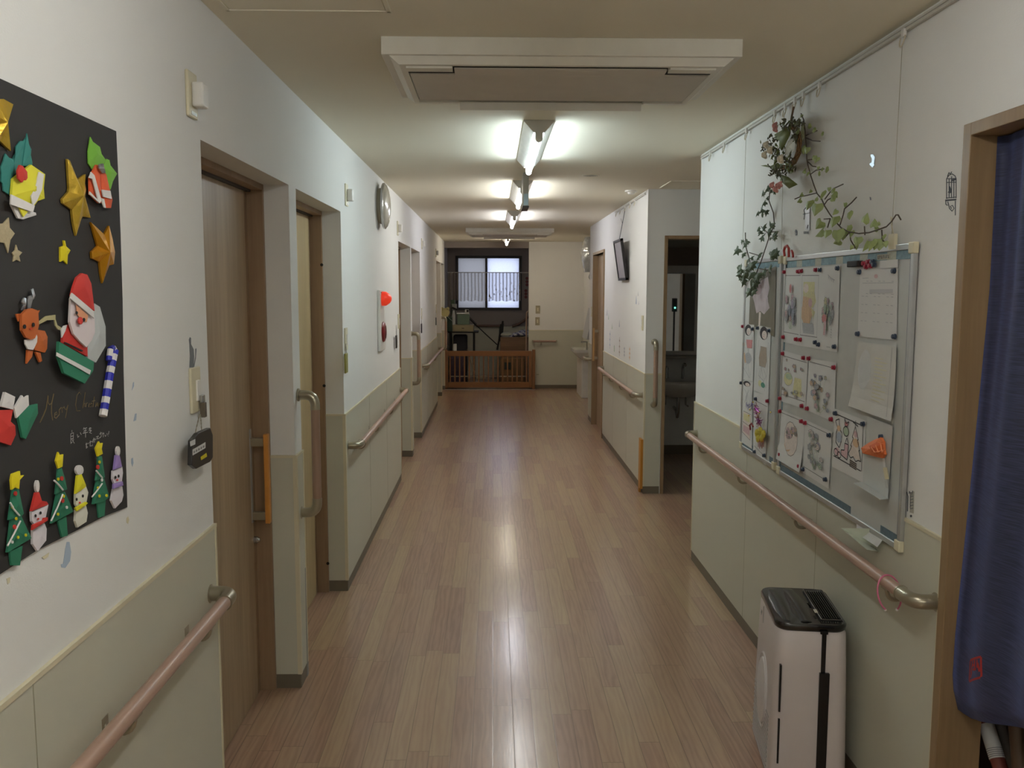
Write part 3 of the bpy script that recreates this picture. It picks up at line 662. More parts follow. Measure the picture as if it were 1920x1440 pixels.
one('origami_star', 'tan glitter star at the poster left edge', 'star', [(-40, 1080), (20, 1075), (65, 1025), (72, 1110), (115, 1160), (78, 1215), (60, 1325), (30, 1240), (-40, 1230), (-50, 1170)], .005, .002, tan, .001, cA, G)
one('origami_star', 'tiny tan glitter star beside the bigger tan one', 'star', [(128, 1255), (142, 1300), (178, 1320), (152, 1350), (163, 1397), (132, 1380), (103, 1397), (108, 1350), (94, 1325), (120, 1300)], .005, .002, tan, .001, cA, G)
one('origami_star', 'small yellow folded star in the poster centre', 'star', [(525, 1218), (536, 1222), (545, 1268), (582, 1302), (560, 1340), (554, 1420), (525, 1385), (498, 1398), (497, 1275), (530, 1262)], .005, .003, ygl, .003, cA, G)
fig('origami_bell', 'yellow origami bell with teal holly leaves and a red berry', 'origami', [
    ('holly_leaf', [(220, 315), (232, 400), (256, 450), (250, 500), (264, 560), (262, 590), (180, 590), (195, 480)], .008, .002, teal, .003),
    ('holly_leaf', [(215, 345), (192, 470), (180, 590), (130, 640), (60, 720), (70, 835), (20, 800), (15, 740), (0, 720), (5, 650), (-2, 600), (20, 550), (35, 485), (60, 520), (100, 530), (125, 480), (125, 430), (160, 380), (190, 380)], .006, .002, teal, .004),
    ('bell_body', [(100, 690), (245, 580), (362, 660), (350, 780), (358, 865), (300, 885), (270, 925), (270, 930), (80, 840), (92, 700)], .010, .004, yelp, .006),
    ('white_band', [(84, 830), (170, 870), (285, 925), (270, 980), (80, 915)], .017, .002, whp, 0),
    ('white_band', [(322, 640), (362, 662), (345, 790), (305, 880), (272, 925), (255, 845), (300, 730)], .017, .002, whp, 0),
    ('bell_flap', [(80, 918), (288, 985), (292, 1005), (182, 1040), (138, 1032)], .008, .003, whp, .002), ('clapper', [(150, 935), (225, 975), (190, 1020)], .014, .002, yelp, 0),
    ('berry', [(155, 582), (178, 590), (215, 640), (218, 690), (205, 712), (188, 705), (172, 730), (140, 695), (135, 630)], .020, .003, redp, .002)], cA)
fig('origami_bell', 'orange red origami bell with lime green leaves and a silver knot', 'origami', [
    ('holly_leaf', [(755, 345), (775, 385), (835, 430), (850, 490), (885, 540), (860, 590), (770, 620), (738, 570), (735, 470), (748, 400)], .006, .002, lime, .004),
    ('holly_leaf', [(890, 530), (915, 540), (925, 585), (980, 655), (945, 720), (925, 790), (880, 720), (860, 600)], .006, .002, lime, .004),
    ('bell_body', [(800, 580), (830, 590), (850, 870), (845, 905), (820, 905), (745, 830), (742, 690)], .010, .004, orp, .004),
    ('bell_body', [(830, 625), (880, 660), (910, 790), (933, 875), (920, 945), (880, 945), (850, 870)], .012, .004, orp, .004),
    ('white_band', [(762, 640), (790, 670), (848, 880), (835, 905), (748, 830), (750, 805), (820, 880), (775, 700), (745, 690)], .018, .002, whp, 0),
    ('white_band', [(852, 790), (925, 800), (936, 870), (865, 850)], .019, .002, whp, 0), ('white_edge', [(845, 860), (872, 870), (886, 945), (870, 940)], .019, .002, whp, 0),
    ('silver_knot', [(830, 575), (865, 570), (870, 610), (885, 650), (855, 650), (830, 610)], .019, .002, silf, .004)], cA)
fig('origami_reindeer', 'orange brown origami reindeer with a white bib and silver antlers', 'origami', [
    ('antler', [(278, 300), (305, 240), (278, 190), (310, 130), (340, 140), (325, 200), (312, 215), (330, 250), (325, 290)], .010, .002, silf, .003),
    ('antler', [(362, 280), (358, 170), (375, 110), (430, 90), (405, 20), (435, 5), (462, 100), (450, 140), (395, 190), (398, 275)], .010, .002, silf, .003),
    ('body', [(465, 560), (575, 580), (612, 660), (605, 820), (575, 872), (440, 840), (400, 700)], .008, .004, brn, .003), ('bib', [(470, 600), (490, 660), (485, 730), (435, 835), (360, 825), (328, 760), (325, 700), (420, 690)], .013, .002, whp, 0),
    ('leg', [(350, 835), (425, 850), (410, 930), (340, 1022)], .007, .003, brn, .002), ('leg', [(455, 860), (525, 875), (545, 985), (515, 1003)], .007, .003, brn, .002),
    ('ear', [(200, 352), (265, 345), (235, 452)], .012, .002, brn, 0), ('ear', [(480, 310), (525, 300), (490, 370)], .012, .002, brn, 0),
    ('head', [(330, 290), (400, 275), (470, 300), (488, 350), (495, 500), (470, 610), (440, 680), (380, 695), (320, 665), (265, 570), (262, 360)], .015, .004, brn, .002),
    ('eye', ell(328, 522, 20, 30), .022, .001, blk, 0), ('eye', ell(447, 496, 17, 28), .022, .001, blk, 0), ('nose', ell(415, 550, 18, 10), .022, .001, redp, 0)], cB)
m = MB().prism([L(*cB(a, b), .012) for a, b in [(495, 470), (600, 385), (620, 378), (735, 362), (735, 420), (760, 500), (815, 535), (805, 570), (770, 560), (735, 510), (722, 430), (620, 435), (500, 498)]], (1, 0, 0), .002, rib)
tag(m.build('paper_rein'), 'tan paper strip rein between the origami reindeer and the sleigh', 'ribbon')
fig('origami_figure', 'origami bearded figure in a red hat riding a green sleigh with a white sack', 'origami', [
    ('sack', [(1240, 208), (1315, 255), (1392, 520), (1395, 780), (1262, 1005), (1150, 950), (1160, 500)], .006, .005, mat('pale_grey_origami', (190, 194, 192), .7), .006),
    ('coat', [(880, 500), (940, 490), (1150, 780), (1155, 925), (815, 745), (818, 670)], .009, .004, redp, .002), ('belt', [(860, 728), (890, 735), (1120, 845), (1105, 858), (870, 745)], .0145, .001, blk, 0),
    ('cuff', [(815, 560), (850, 510), (892, 500), (870, 580), (822, 672)], .0145, .002, whp, .001),
    ('beard', [(930, 140), (960, 160), (1250, 400), (1255, 600), (1215, 700), (1140, 800), (1050, 715), (965, 620), (915, 460)], .016, .004, mat('pale_pink_white_origami', (226, 214, 214), .7), .003),
    ('face', [(1020, 228), (1185, 370), (1165, 460), (1100, 440), (1040, 360)], .0235, .001, sklk, 0), ('eye', ell(1032, 336, 14, 22), .025, .001, blk, 0), ('eye', ell(1130, 428, 15, 24), .025, .001, blk, 0), ('nose', ell(1072, 442, 27, 50), .0255, .003, redp, .001),
    ('hat', [(965, -10), (1010, -140), (1080, -200), (1150, -180), (1205, -60), (1215, 20), (1250, 310), (935, 110)], .018, .004, redp, .002), ('hat_band', [(960, 65), (1250, 310), (1262, 410), (935, 140), (945, 95)], .025, .002, whp, 0),
    ('sleigh', [(760, 722), (1235, 998), (1225, 1115), (1110, 1290), (830, 1150), (752, 920)], .018, .005, grn, .001), ('sleigh_stripe', [(760, 868), (1222, 1112), (1205, 1168), (755, 915)], .0245, .001, whp, 0)], cB)
# candy cane
o = thing('candy_cane', L(195, 782), 'blue and white striped paper candy cane at the poster right side', 'candy cane')
cane = [(193, 780), (199, 745), (206, 700), (213, 665), (215, 657), (212, 652), (207, 655), (205, 668), (204, 676)]
cp = []
for i in range(len(cane)-1):
    n = 6 if i < 3 else 2
    for k in range(n): t = k/n; cp.append((cane[i][0]*(1-t)+cane[i+1][0]*t, cane[i][1]*(1-t)+cane[i+1][1]*t))
cp.append(cane[-1]); m = MB(); m2 = MB()
for i in range(len(cp)-1):
    (m if i % 4 < 2 else m2).tube([L(*cp[i], .014), L(*cp[i+1], .014)], .0082 if i < 20 else .006, whp if i % 4 < 2 else bluf, 8)
m.build('white_stripes', o, smooth=40); m2.build('blue_stripes', o, smooth=40)
G = 'origami stockings on the black poster'
fig('origami_stocking', 'red origami stocking with white cuff at the poster left edge', 'origami', [
    ('sock', [(-20, 770), (20, 768), (15, 790), (24, 798), (25, 815), (16, 835), (-15, 825)], .006, .004, redp, .003), ('cuff', [(5, 735), (24, 744), (20, 768), (-2, 762)], .008, .004, whp, .001)], cI, G)
fig('origami_stocking', 'green origami stocking with white cuff beside the red one', 'origami', [
    ('sock', [(28, 772), (46, 762), (66, 757), (67, 775), (44, 823), (38, 820)], .006, .004, grn, .003), ('cuff', [(24, 765), (38, 741), (42, 746), (50, 741), (51, 760), (28, 784)], .010, .003, whp, .001)], cI, G)
def tree(label, star, up, low, trunk, gar, dots):
    parts = [('trunk', trunk, .006, .003, grn, 0), ('lower_tier', low, .009, .004, grn, .003), ('upper_tier', up, .014, .003, grn, .003), ('star', star, .018, .003, ygl, .003)]
    o = fig('origami_tree', label, 'origami', parts, cC, 'origami trees on the black poster')
    m = MB()
    for g in gar: m.tube([L(*cC(a, b), .021) for a, b in g], .0016, whp, 5)
    m.build('garland', o)
    for i, (a, b, c_) in enumerate(dots): MB().prism([L(*cC(x, y), .0195) for x, y in ell(a, b, 11 if c_ != redp else 17, 18 if c_ != redp else 26, 10)], (1, 0, 0), .0015, c_).build('bauble', o)
tree('green origami tree nearest the poster bottom left', [(118, 410), (205, 378), (210, 430), (252, 425), (205, 480), (195, 580), (155, 560), (115, 590), (105, 480)],
     [(125, 585), (190, 575), (215, 700), (248, 858), (215, 895), (80, 930), (110, 720)], [(105, 920), (215, 890), (328, 1135), (60, 1295), (85, 1090)], [(90, 1280), (235, 1220), (205, 1440), (110, 1440)],
     [[(115, 735), (150, 800), (220, 880)], [(230, 940), (160, 1080), (85, 1220)]], [(168, 632, redp), (135, 785, ygl), (178, 915, ygl), (158, 1008, redp), (198, 1125, ygl), (285, 1100, ygl), (133, 1178, whp)])
tree('middle green origami tree between the red and yellow hatted snowmen', [(640, 165), (655, 200), (695, 190), (685, 330), (640, 350), (612, 265)],
     [(635, 360), (675, 340), (710, 450), (738, 585), (700, 600), (608, 640), (625, 500)], [(625, 630), (705, 610), (802, 835), (555, 970), (590, 800)], [(632, 935), (728, 885), (745, 1105), (680, 1122)],
     [[(608, 485), (660, 535), (708, 592)], [(705, 640), (650, 780), (575, 940)]], [(650, 470, ygl), (690, 462, redp), (712, 662, ygl), (700, 712, redp), (746, 788, whp), (648, 865, ygl)])
tree('green origami tree nearest the poster right corner', [(1100, 45), (1108, 70), (1140, 62), (1128, 130), (1140, 185), (1085, 215), (1060, 125)],
     [(1090, 215), (1130, 210), (1150, 350), (1165, 450), (1120, 470), (1062, 485), (1080, 350)], [(1075, 485), (1150, 460), (1208, 670), (1150, 720), (1028, 752), (1050, 600)], [(1080, 740), (1172, 705), (1160, 880), (1098, 905)],
     [[(1082, 375), (1120, 420), (1150, 455)], [(1150, 520), (1100, 590), (1035, 670)]], [(1116, 278, ygl), (1095, 335, redp), (1142, 480, whp), (1100, 570, ygl), (1115, 660, ygl), (1195, 655, ygl)])
def snowman(label, pom, hat, head, scarf, body, eyes, nose, hm, bm_):
    fig('origami_snowman', label, 'origami', [('body', body, .006, .004, bm_, .002), ('head', head, .010, .004, bm_, .002), ('scarf', scarf, .0155, .003, hm, .001), ('hat', hat, .013, .004, hm, .002), ('pompom', pom, .012, .004, whp, .002)]
        + [('eye', ell(a, b, 9, 17), .0165, .001, blk, 0) for a, b in eyes]+[('nose', ell(nose[0], nose[1], 9, 11), .0165, .001, redp, 0)], cC, 'origami snowmen on the black poster')
w1 = mat('snow_white_origami', (224, 218, 222), .7); w2 = mat('cream_white_origami', (224, 222, 206), .7)
snowman('origami snowman with red hat and red scarf', ell(400, 550, 20, 68), [(380, 620), (415, 618), (445, 740), (500, 722), (520, 755), (330, 830)], [(330, 835), (520, 757), (490, 895), (470, 940), (370, 985), (335, 945)],
        [(350, 1000), (350, 985), (470, 935), (480, 905), (520, 900), (518, 935), (470, 965), (345, 1045)], [(345, 1040), (475, 965), (500, 1030), (495, 1160), (400, 1278), (345, 1200)], [(398, 882), (454, 850)], (427, 917), redp, w1)
snowman('origami snowman with yellow hat and yellow scarf', ell(876, 368, 42, 56), [(850, 430), (895, 415), (945, 540), (940, 560), (830, 635)], [(828, 640), (945, 550), (970, 620), (950, 730), (850, 790), (828, 750)],
        [(830, 795), (950, 725), (972, 740), (940, 770), (850, 830)], [(832, 815), (945, 765), (965, 850), (950, 950), (850, 1015), (825, 940)], [(860, 698), (930, 660)], (895, 735), mat('bright_yellow_origami', (228, 220, 40), .65), w2)
snowman('origami snowman with lilac hat and lilac scarf at the poster corner', ell(1312, 155, 20, 55), [(1285, 200), (1325, 205), (1352, 330), (1265, 365)], [(1250, 375), (1355, 330), (1362, 400), (1350, 500), (1270, 530), (1247, 470)],
        [(1262, 525), (1365, 495), (1372, 540), (1260, 580)], [(1255, 580), (1355, 550), (1368, 650), (1350, 720), (1275, 800), (1232, 710)], [(1297, 450), (1332, 436)], (1318, 480), pur, w1)

# ------------------------------------------------------------------ picture rails, hooks, wires
railm = mat('white_picture_rail', (205, 202, 192), .35, .2)
def picture_rail(y0, y1, label):
    o = thing('picture_rail', (XR-.008, (y0+y1)/2, 2.37), label, 'picture rail')
    MB().box(XR-.012, XR, y0, y1, 2.371, 2.383, railm).box(XR-.016, XR-.012, y0, y1, 2.368, 2.374, railm).box(XR-.016, XR-.012, y0, y1, 2.379, 2.385, railm).build('rail', o)
    MB().box(XR-.010, XR, y0-.004, y0+.01, 2.366, 2.387, white).build('end_cap', o)
picture_rail(1.0, 5.15, 'white picture rail under the ceiling above the whiteboards')
picture_rail(7.05, 8.75, 'white picture rail under the ceiling above the tilted hanging frame')
hookm = mat('clear_hook_plastic', (200, 190, 165), .3, .1)
def hook(y, label):
    o = thing('rail_hook', (XR-.02, y, 2.33), label, 'hook', 'plastic hooks on the picture rails')
    MB().box(XR-.022, XR-.012, y-.008, y+.008, 2.352, 2.376, white).build('slider', o, bevel=.001)
    MB().tube([(XR-.018, y-.012, 2.355)]+arc((XR-.018, y-.012, 2.352), (XR-.024, y-.010, 2.322), (XR-.024, y+.004, 2.325), 6)+arc((XR-.024, y+.004, 2.325), (XR-.024, y+.014, 2.328), (XR-.02, y+.013, 2.352), 6), .0022, hookm, 8).build('loop', o, smooth=True)
HY = {}
names = ['hook farthest along the near picture rail, at the recess corner', 'second hook from the recess corner on the near picture rail', 'hook on the near picture rail holding the wire of the narrow whiteboard',
         'hook on the near picture rail left of the flower swag', 'hook on the near picture rail above the white roses', 'hook on the near picture rail holding the flower swag', 'hook on the near picture rail above the heart leaf vine', 'hook on the near picture rail right of the vine', 'big hook on the near picture rail holding the wide whiteboard wire']
for i, (px, py) in enumerate([(1331, 290), (1357, 273), (1399, 247), (1452, 213), (1471, 203), (1489, 195), (1505, 184), (1535, 165), (1692, 78)]):
    y = P(px, py, 0, XR-.02)[1]; HY[i] = y; hook(y, names[i])
for y, lb in ((8.62, 'farthest hook on the far picture rail'), (8.35, 'middle hook on the far picture rail'), (8.05, 'hook on the far picture rail holding the tilted frame'), (7.75, 'fourth hook on the far picture rail'), (7.5, 'nearest hook on the far picture rail')): hook(y, lb)
wirem = mat('thin_wire', (168, 162, 144), .4, .3)
def wire(a, b, label, r=.0011): tag(MB().tube([a, b], r, wirem, 5).build('hanging_wire'), label, 'wire', 'thin wires hanging from the picture rail')
wire((XR-.02, HY[8], 2.33), (XR-.02, HY[8]+.01, 1.79), 'thin wire from the big hook down to the wide whiteboard right corner')
wire((XR-.02, HY[4], 2.33), (XR-.02, HY[4]-.02, 1.79), 'thin wire running down behind the flower swag to the wide whiteboard')
wire((XR-.02, HY[2], 2.33), (XR-.02, HY[2], 1.80), 'thin wire down to the left corner of the narrow whiteboard')
tag(MB().box(XR-.026, XR-.016, HY[8]-.02, HY[8]+.02, 1.745, 1.79, ivory).tube([(XR-.02, HY[8], 1.79), (XR-.03, HY[8]-.01, 1.81), (XR-.03, HY[8], 1.84), (XR-.02, HY[8]+.01, 1.83)], .002, hookm, 6).build('wire_clip'), 'cream clip joining the wire to the wide whiteboard', 'clip')

# ------------------------------------------------------------------ whiteboards
bw = mat('whiteboard_face', (186, 188, 184), .3, spec=.4); trimb = mat('blue_patterned_border', (120, 150, 160), .6, noise=60, var=.45)
def board(y0, y1, z0, z1, label, tb):
    o = thing('whiteboard', (XR-.02, (y0+y1)/2, z0), label, 'whiteboard', 'whiteboards hung on the right wall')
    xf = XR-.006; t = .014; x0 = xf-t; fr = .018
    MB().box(x0+.006, xf, y0+.01, y1-.01, z0+.01, z1-.01, bw).build('board_face', o)
    m = MB(); m.box(x0, xf, y0, y1, z1-fr, z1, alum).box(x0, xf, y0, y1, z0, z0+fr, alum).box(x0, xf, y0, y0+fr, z0, z1, alum).box(x0, xf, y1-fr, y1, z0, z1, alum)
    m.build('frame', o, bevel=.002)
    for yy, q in ((y0, 1), (y1, -1)):
        for zz, r in ((z0, 1), (z1, -1)):
            MB().box(x0-.003, xf, min(yy-q*.003, yy+q*.03), max(yy-q*.003, yy+q*.03), min(zz-r*.003, zz+r*.03), max(zz-r*.003, zz+r*.03), ivory).build('corner_cap', o, bevel=.003)
    m = MB(); xa, xb = x0+.0045, x0+.0062
    m.box(xa, xb, y0+fr, y1-fr, z1-fr-.026, z1-fr, trimb).box(xa, xb, y1-fr-.012, y1-fr, z0+fr, z1-fr, trimb).box(xa, xb, y0+fr, y0+fr+.010, z0+fr, z1-fr, mat('navy_patterned_border', (84, 100, 118), .6, noise=50, var=.3))
    for a, b in tb: m.box(xa, xb, a, b, z0+fr, z0+fr+.024, mat('slate_border', (92, 112, 122), .6, noise=80, var=.3))
    if y1 < 3.7:
        for k in range(5): m.box(xa-.0003, xa, y0+fr+.1+k*.2, y0+fr+.16+k*.2, z1-fr-.026, z1-fr, mat('pale_border_patch', (176, 178, 160), .6, noise=90, var=.3))
    m.build('patterned_border', o)
    return o
board(2.492, 3.612, .866, 1.758, 'wide whiteboard covered with pinned colouring sheets', ((2.86, 3.59), (2.51, 2.63)))
board(3.65, 4.172, .872, 1.763, 'narrow whiteboard with a flower photograph and portrait drawings', ((3.68, 3.73), (3.93, 4.15)))
BO = .0165     # paper plane on the boards, from the wall
pen = mat('pencil_line', (140, 142, 146), .7); penb = mat('black_outline', (36, 34, 38), .6)
pal = {'pink': (206, 150, 156), 'red': (196, 90, 90), 'org': (214, 160, 104), 'yel': (212, 204, 128), 'grn': (150, 176, 132), 'blu': (150, 164, 186), 'pur': (176, 160, 190), 'gry': (158, 160, 164), 'skn': (226, 206, 192), 'blk': (50, 46, 48), 'brn': (142, 118, 92)}
pm = {k: mat('crayon_'+k, v if k in ('blk',) else tuple(a*.62+206*.38 for a in v), .75, noise=120, var=.22) for k, v in pal.items()}
def paper(name, q, label, draw=(), cat='drawing', group='sheets pinned to the whiteboards', lift=0, curl=0, m0=None, off=BO):
    """q: TL,TR,BR,BL; draw: (kind, pts(u,v), material) with v down"""
    c = [RW(a, b, off+lift) for a, b in q]
    def uv(u, v, d=0):
        p = (c[0]*(1-u)+c[1]*u)*(1-v)+(c[3]*(1-u)+c[2]*u)*v
        p.x -= d+curl*(v**4)
        return p
    m = MB(); n = 6 if curl else 1
    rows = [[uv(0, i/n), uv(1, i/n)] for i in range(n+1)]; m.grid(rows, m0 or whitew)
    rows = [[uv(0, i/n, -.0005), uv(1, i/n, -.0005)] for i in range(n+1)]; m.grid(rows, m0 or whitew)
    z = .0004
    for k, pts, mt in draw:
        z += .00004
        if k == 'f':
            p = [uv(a, b, z) for a, b in pts]; m.add(p, [list(range(len(p)))], mt)
        else:
            r = .0009 if k == 'l' else .0018
            p = [uv(a, b, z) for a, b in pts]
            for i in range(len(p)-1):
                d = (p[i+1]-p[i]); nn = V((0, -d.z, d.y))
                if nn.length < 1e-6: continue
                nn = nn.normalized()*r; m.add([p[i]-nn, p[i+1]-nn, p[i+1]+nn, p[i]+nn], [(0, 1, 2, 3)], mt)
    o = m.build(name); return tag(o, label, cat, group)
def E(cx, cy, rx, ry, n=14): return [(cx+rx*cos(2*pi*i/n), cy+ry*sin(2*pi*i/n)) for i in range(n+1)]
def bouquet(cols, x0, x1, y0, y1, n, rs=.07, seed=1, stems=True):
    rd = random.Random(seed); d = []
    for i in range(n):
        cx = rd.uniform(x0, x1); cy = rd.uniform(y0, y1); r = rd.uniform(.5, 1.1)*rs
        mt = pm[rd.choice(cols)]
        d.append(('f', E(cx, cy, r*1.3, r, 9)[:-1], mt)); d.append(('l', E(cx, cy, r*1.3, r, 9), pen)); d.append(('l', E(cx, cy, r*.6, r*.5, 7), pen))
        for q in range(5):
            a = rd.uniform(0, 6.28); d.append(('l', [(cx+cos(a)*r*.3, cy+sin(a)*r*.3), (cx+cos(a)*r*1.7, cy+sin(a)*r*1.4)], pen))
        if stems and i % 2: d.append(('l', [(cx, cy+r), ((cx+(x0+x1)/2)/2, (cy+y1)/2+.1), ((x0+x1)/2, min(.93, y1+.1))], pm['grn']))
    return d
line = lambda *p: ('l', list(p), penb)
bord = [('l', [(.04, .1), (.96, .1)], penb), ('l', [(.04, .86), (.96, .86)], penb)]
paper('colouring_sheet', [(1471, 503), (1503, 502), (1498, 648), (1468, 641)], 'colouring sheet of grey flowers, top left on the wide whiteboard', bord+bouquet(['gry', 'gry', 'blu', 'pur', 'pink'], .2, .8, .35, .7, 20, .075, 3)+[('f', E(.5, .27, .07, .06), pm['red'])])
paper('colouring_sheet', [(1503, 502), (1538, 501), (1533, 654), (1498, 648)], 'colouring sheet of a yellow and orange figure, second in the top row', bord+[('l', [(.06, .1), (.06, .86)], pen), ('l', [(.94, .1), (.94, .86)], pen), ('f', [(.15, .18), (.75, .18), (.75, .3), (.85, .42), (.7, .5), (.15, .5)], pm['yel']), ('f', [(.15, .36), (.5, .38), (.5, .5), (.12, .5)], pm['org']), ('f', [(.1, .5), (.6, .5), (.7, .58), (.55, .7), (.35, .76), (.1, .64)], pm['org']), ('f', [(.6, .5), (.82, .55), (.72, .64)], pm['yel']), ('f', [(.15, .7), (.75, .7), (.8, .83), (.22, .83)], pm['gry']), ('f', E(.55, .44, .1, .06), pm['pink']), ('f', E(.3, .26, .14, .06), pm['skn'])]+[('l', [(.15+i*.1, .3), (.2+i*.09, .8)], pen) for i in range(7)])
paper('colouring_sheet', [(1538, 501), (1575.5, 497), (1570, 660), (1533, 654)], 'tall colouring sheet with flower bunch and small flags, third in the top row', bouquet(['pink', 'yel', 'grn', 'gry', 'blu'], .25, .75, .36, .66, 18, .055, 5)+[('f', E(.38, .62, .12, .05), pm['red']), ('f', [(.38, .65), (.5, .66), (.45, .82), (.35, .82)], pm['pink']), ('l', [(.5, .1), (.65, .14), (.85, .17)], pen)]+[('f', [(.52+i*.08, .115+i*.015), (.58+i*.08, .125+i*.015), (.55+i*.08, .16+i*.015)], pm['gry']) for i in range(4)]+[('l', [(.75, .74+i*.03), (.78, .755+i*.03)], penb) for i in range(4)]+[('l', [(.55, .955), (.75, .955)], pen)])
paper('calendar_sheet', [(1613, 504), (1684, 503), (1681, 638), (1608, 631)], 'printed calendar sheet, top right on the wide whiteboard', [('l', [(.08, .21), (.9, .2)], pm['gry']), ('l', [(.08, .14), (.25, .135)], pm['gry']), ('f', E(.45, .11, .05, .03), pm['pink'])]+[('l', [(.08+j*.11, r), (.14+j*.11, r+.002)], pm['gry']) for r in (.18, .36, .4, .52, .64, .76) for j in range(8) if (j*7+int(r*100)) % 3]+[('f', [(.3, .3), (.9, .29), (.9, .34), (.3, .35)], mat('calendar_tint', (192, 192, 194), .8))], cat='calendar')
paper('clear_pouch', [(1609, 640), (1681, 650), (1676, 790), (1596, 761)], 'bulging clear pouch of papers below the calendar', [('f', E(.25, .4, .17, .3), mat('pale_grey_print', (200, 202, 200), .7)), ('l', [(.9, .02), (.9, .96)], pen)]+[('l', [(.5, .2+i*.05), (.7+.1*(i % 2), .2+i*.05)], pm['yel']) for i in range(13)], cat='pouch', lift=.004, curl=.01, m0=mat('pouch_plastic', (206, 206, 200), .25))
paper('colouring_sheet', [(1468, 657), (1515.5, 671), (1510, 767.5), (1461, 751)], 'colouring sheet with a yellow round bird, left in the middle row', bord+[('f', E(.3, .52, .17, .13), pm['yel']), ('f', E(.32, .47, .13, .06), pm['grn']), ('l', E(.3, .52, .17, .13), pen), ('f', [(.55, .45), (.8, .45), (.85, .8), (.5, .8)], pm['yel'])]+bouquet(['org', 'red', 'grn', 'pink', 'gry'], .12, .9, .15, .35, 8, .04, 8, False)+bouquet(['org', 'yel', 'gry'], .15, .9, .72, .84, 8, .04, 9, False))
paper('colouring_sheet', [(1516.7, 672), (1568, 680), (1564, 792), (1511, 768)], 'colouring sheet scattered with small flowers, right in the middle row', [('l', [(.04, .06), (.96, .1)], penb)]+bouquet(['pink', 'org', 'yel', 'gry', 'pur', 'blu'], .12, .85, .28, .85, 26, .05, 10), curl=0)
paper('colouring_sheet', [(1461, 767), (1507.5, 786), (1504, 886), (1460, 860)], 'colouring sheet of a pinkish brown plump figure, left in the bottom row', [('l', [(.04, .05), (.96, .05)], penb), ('f', E(.52, .48, .27, .33), pm['skn']), ('l', E(.52, .48, .27, .33), penb), ('f', E(.42, .6, .15, .15), pm['org'])]+bouquet(['pink', 'org', 'brn'], .35, .75, .25, .5, 12, .06, 12, False), curl=.012)
paper('colouring_sheet', [(1508, 786), (1560, 810), (1554, 917), (1504, 885)], 'faint flower line drawing sheet, second in the bottom row', [('l', [(.04, .06), (.96, .06)], penb), ('l', [(.03, .06), (.03, .9)], pen), ('l', [(.03, .88), (.95, .88)], penb)]+bouquet(['gry', 'skn', 'grn', 'pur'], .25, .75, .15, .7, 22, .055, 14))
xs = paper('colouring_sheet', [(1565, 766), (1624, 789), (1617.5, 905), (1560, 875)], 'boldly outlined Christmas colouring sheet with tree and sock, third in the bottom row',
      [('k', [(.05, .08), (.93, .1)], penb), ('k', [(.04, .8), (.93, .83)], penb), ('k', [(.93, .1), (.95, .83)], penb),
       ('f', [(.68, .18), (.9, .68), (.55, .66)], pm['skn']), ('f', E(.74, .42, .1, .07), pm['org']), ('f', E(.72, .28, .06, .05), pm['pink']), ('k', [(.7, .16), (.62, .35), (.66, .36), (.58, .5), (.62, .5), (.52, .65), (.6, .7), (.68, .66), (.76, .72), (.84, .68), (.92, .68), (.84, .52), (.87, .51), (.78, .36), (.81, .35), (.7, .16)], penb),
       ('k', [(.62, .1), (.78, .14)], penb), ('k', [(.7, .06), (.7, .17)], penb), ('f', [(.58, .72), (.8, .74), (.8, .84), (.6, .82)], pm['brn'])]+[('k', [(.58, .74+i*.03), (.8, .755+i*.03)], penb) for i in range(4)]+
      [('k', [(.08, .18), (.18, .14), (.2, .3), (.3, .36), (.28, .5), (.22, .62), (.1, .55), (.1, .4), (.14, .3), (.06, .2), (.08, .18)], penb), ('f', E(.2, .45, .09, .09), pm['blu']), ('f', E(.18, .3, .06, .05), pm['org']), ('f', E(.16, .7, .09, .07), pm['pink']), ('k', E(.12, .72, .07, .06), penb), ('k', E(.23, .74, .06, .05), penb),
       ('f', E(.42, .3, .09, .08), pm['grn']), ('k', E(.42, .3, .09, .08), penb), ('f', E(.42, .18, .06, .04), pm['red']), ('k', [(.36, .1), (.42, .17), (.5, .12), (.46, .21), (.38, .22), (.36, .1)], penb), ('f', [(.4, .5), (.52, .5), (.5, .74), (.3, .72), (.3, .64), (.4, .62)], pm['pink']), ('k', [(.4, .5), (.52, .5), (.5, .76), (.3, .72), (.29, .64), (.4, .62), (.4, .5)], penb), ('k', [(.42, .48), (.46, .4), (.52, .48)], penb)])
tray = paper('paper_holder', [(1626, 780), (1674, 799), (1665, 938), (1617, 908)], 'white paper holder with a forward lip, bottom right on the wide whiteboard', [], cat='paper holder', lift=.003, m0=mat('holder_plastic', (196, 198, 194), .35))
lip = MB().grid([[RW(1617, 905, BO+.003), RW(1666, 936, BO+.003)], [RW(1600, 912, BO+.045)+V((0, 0, .01)), RW(1650, 941, BO+.05)+V((0, 0, .006))]], MAT['holder_plastic']).build('holder_lip', None, solid=.0015)
lip.parent = tray; lip.location = lip.location-tray.location
shelf = MB().grid([[RW(1640, 991, BO-.004), RW(1650, 1034, BO-.02)], [RW(1577, 990, BO+.05), RW(1625, 1030, BO+.06)]], mat('pale_green_card', (206, 210, 192), .5))
tag(shelf.build('card', solid=.002), 'pale card slipped under the lower edge of the wide whiteboard', 'card')
m = MB().grid([[RW(1606, 978, BO), RW(1658, 1008, BO)], [RW(1606, 1000, BO+.012), RW(1645, 1026, BO+.012)]], whitew)
tag(m.build('paper_scrap', solid=.001), 'white paper strip tucked along the lower frame of the wide whiteboard', 'paper')
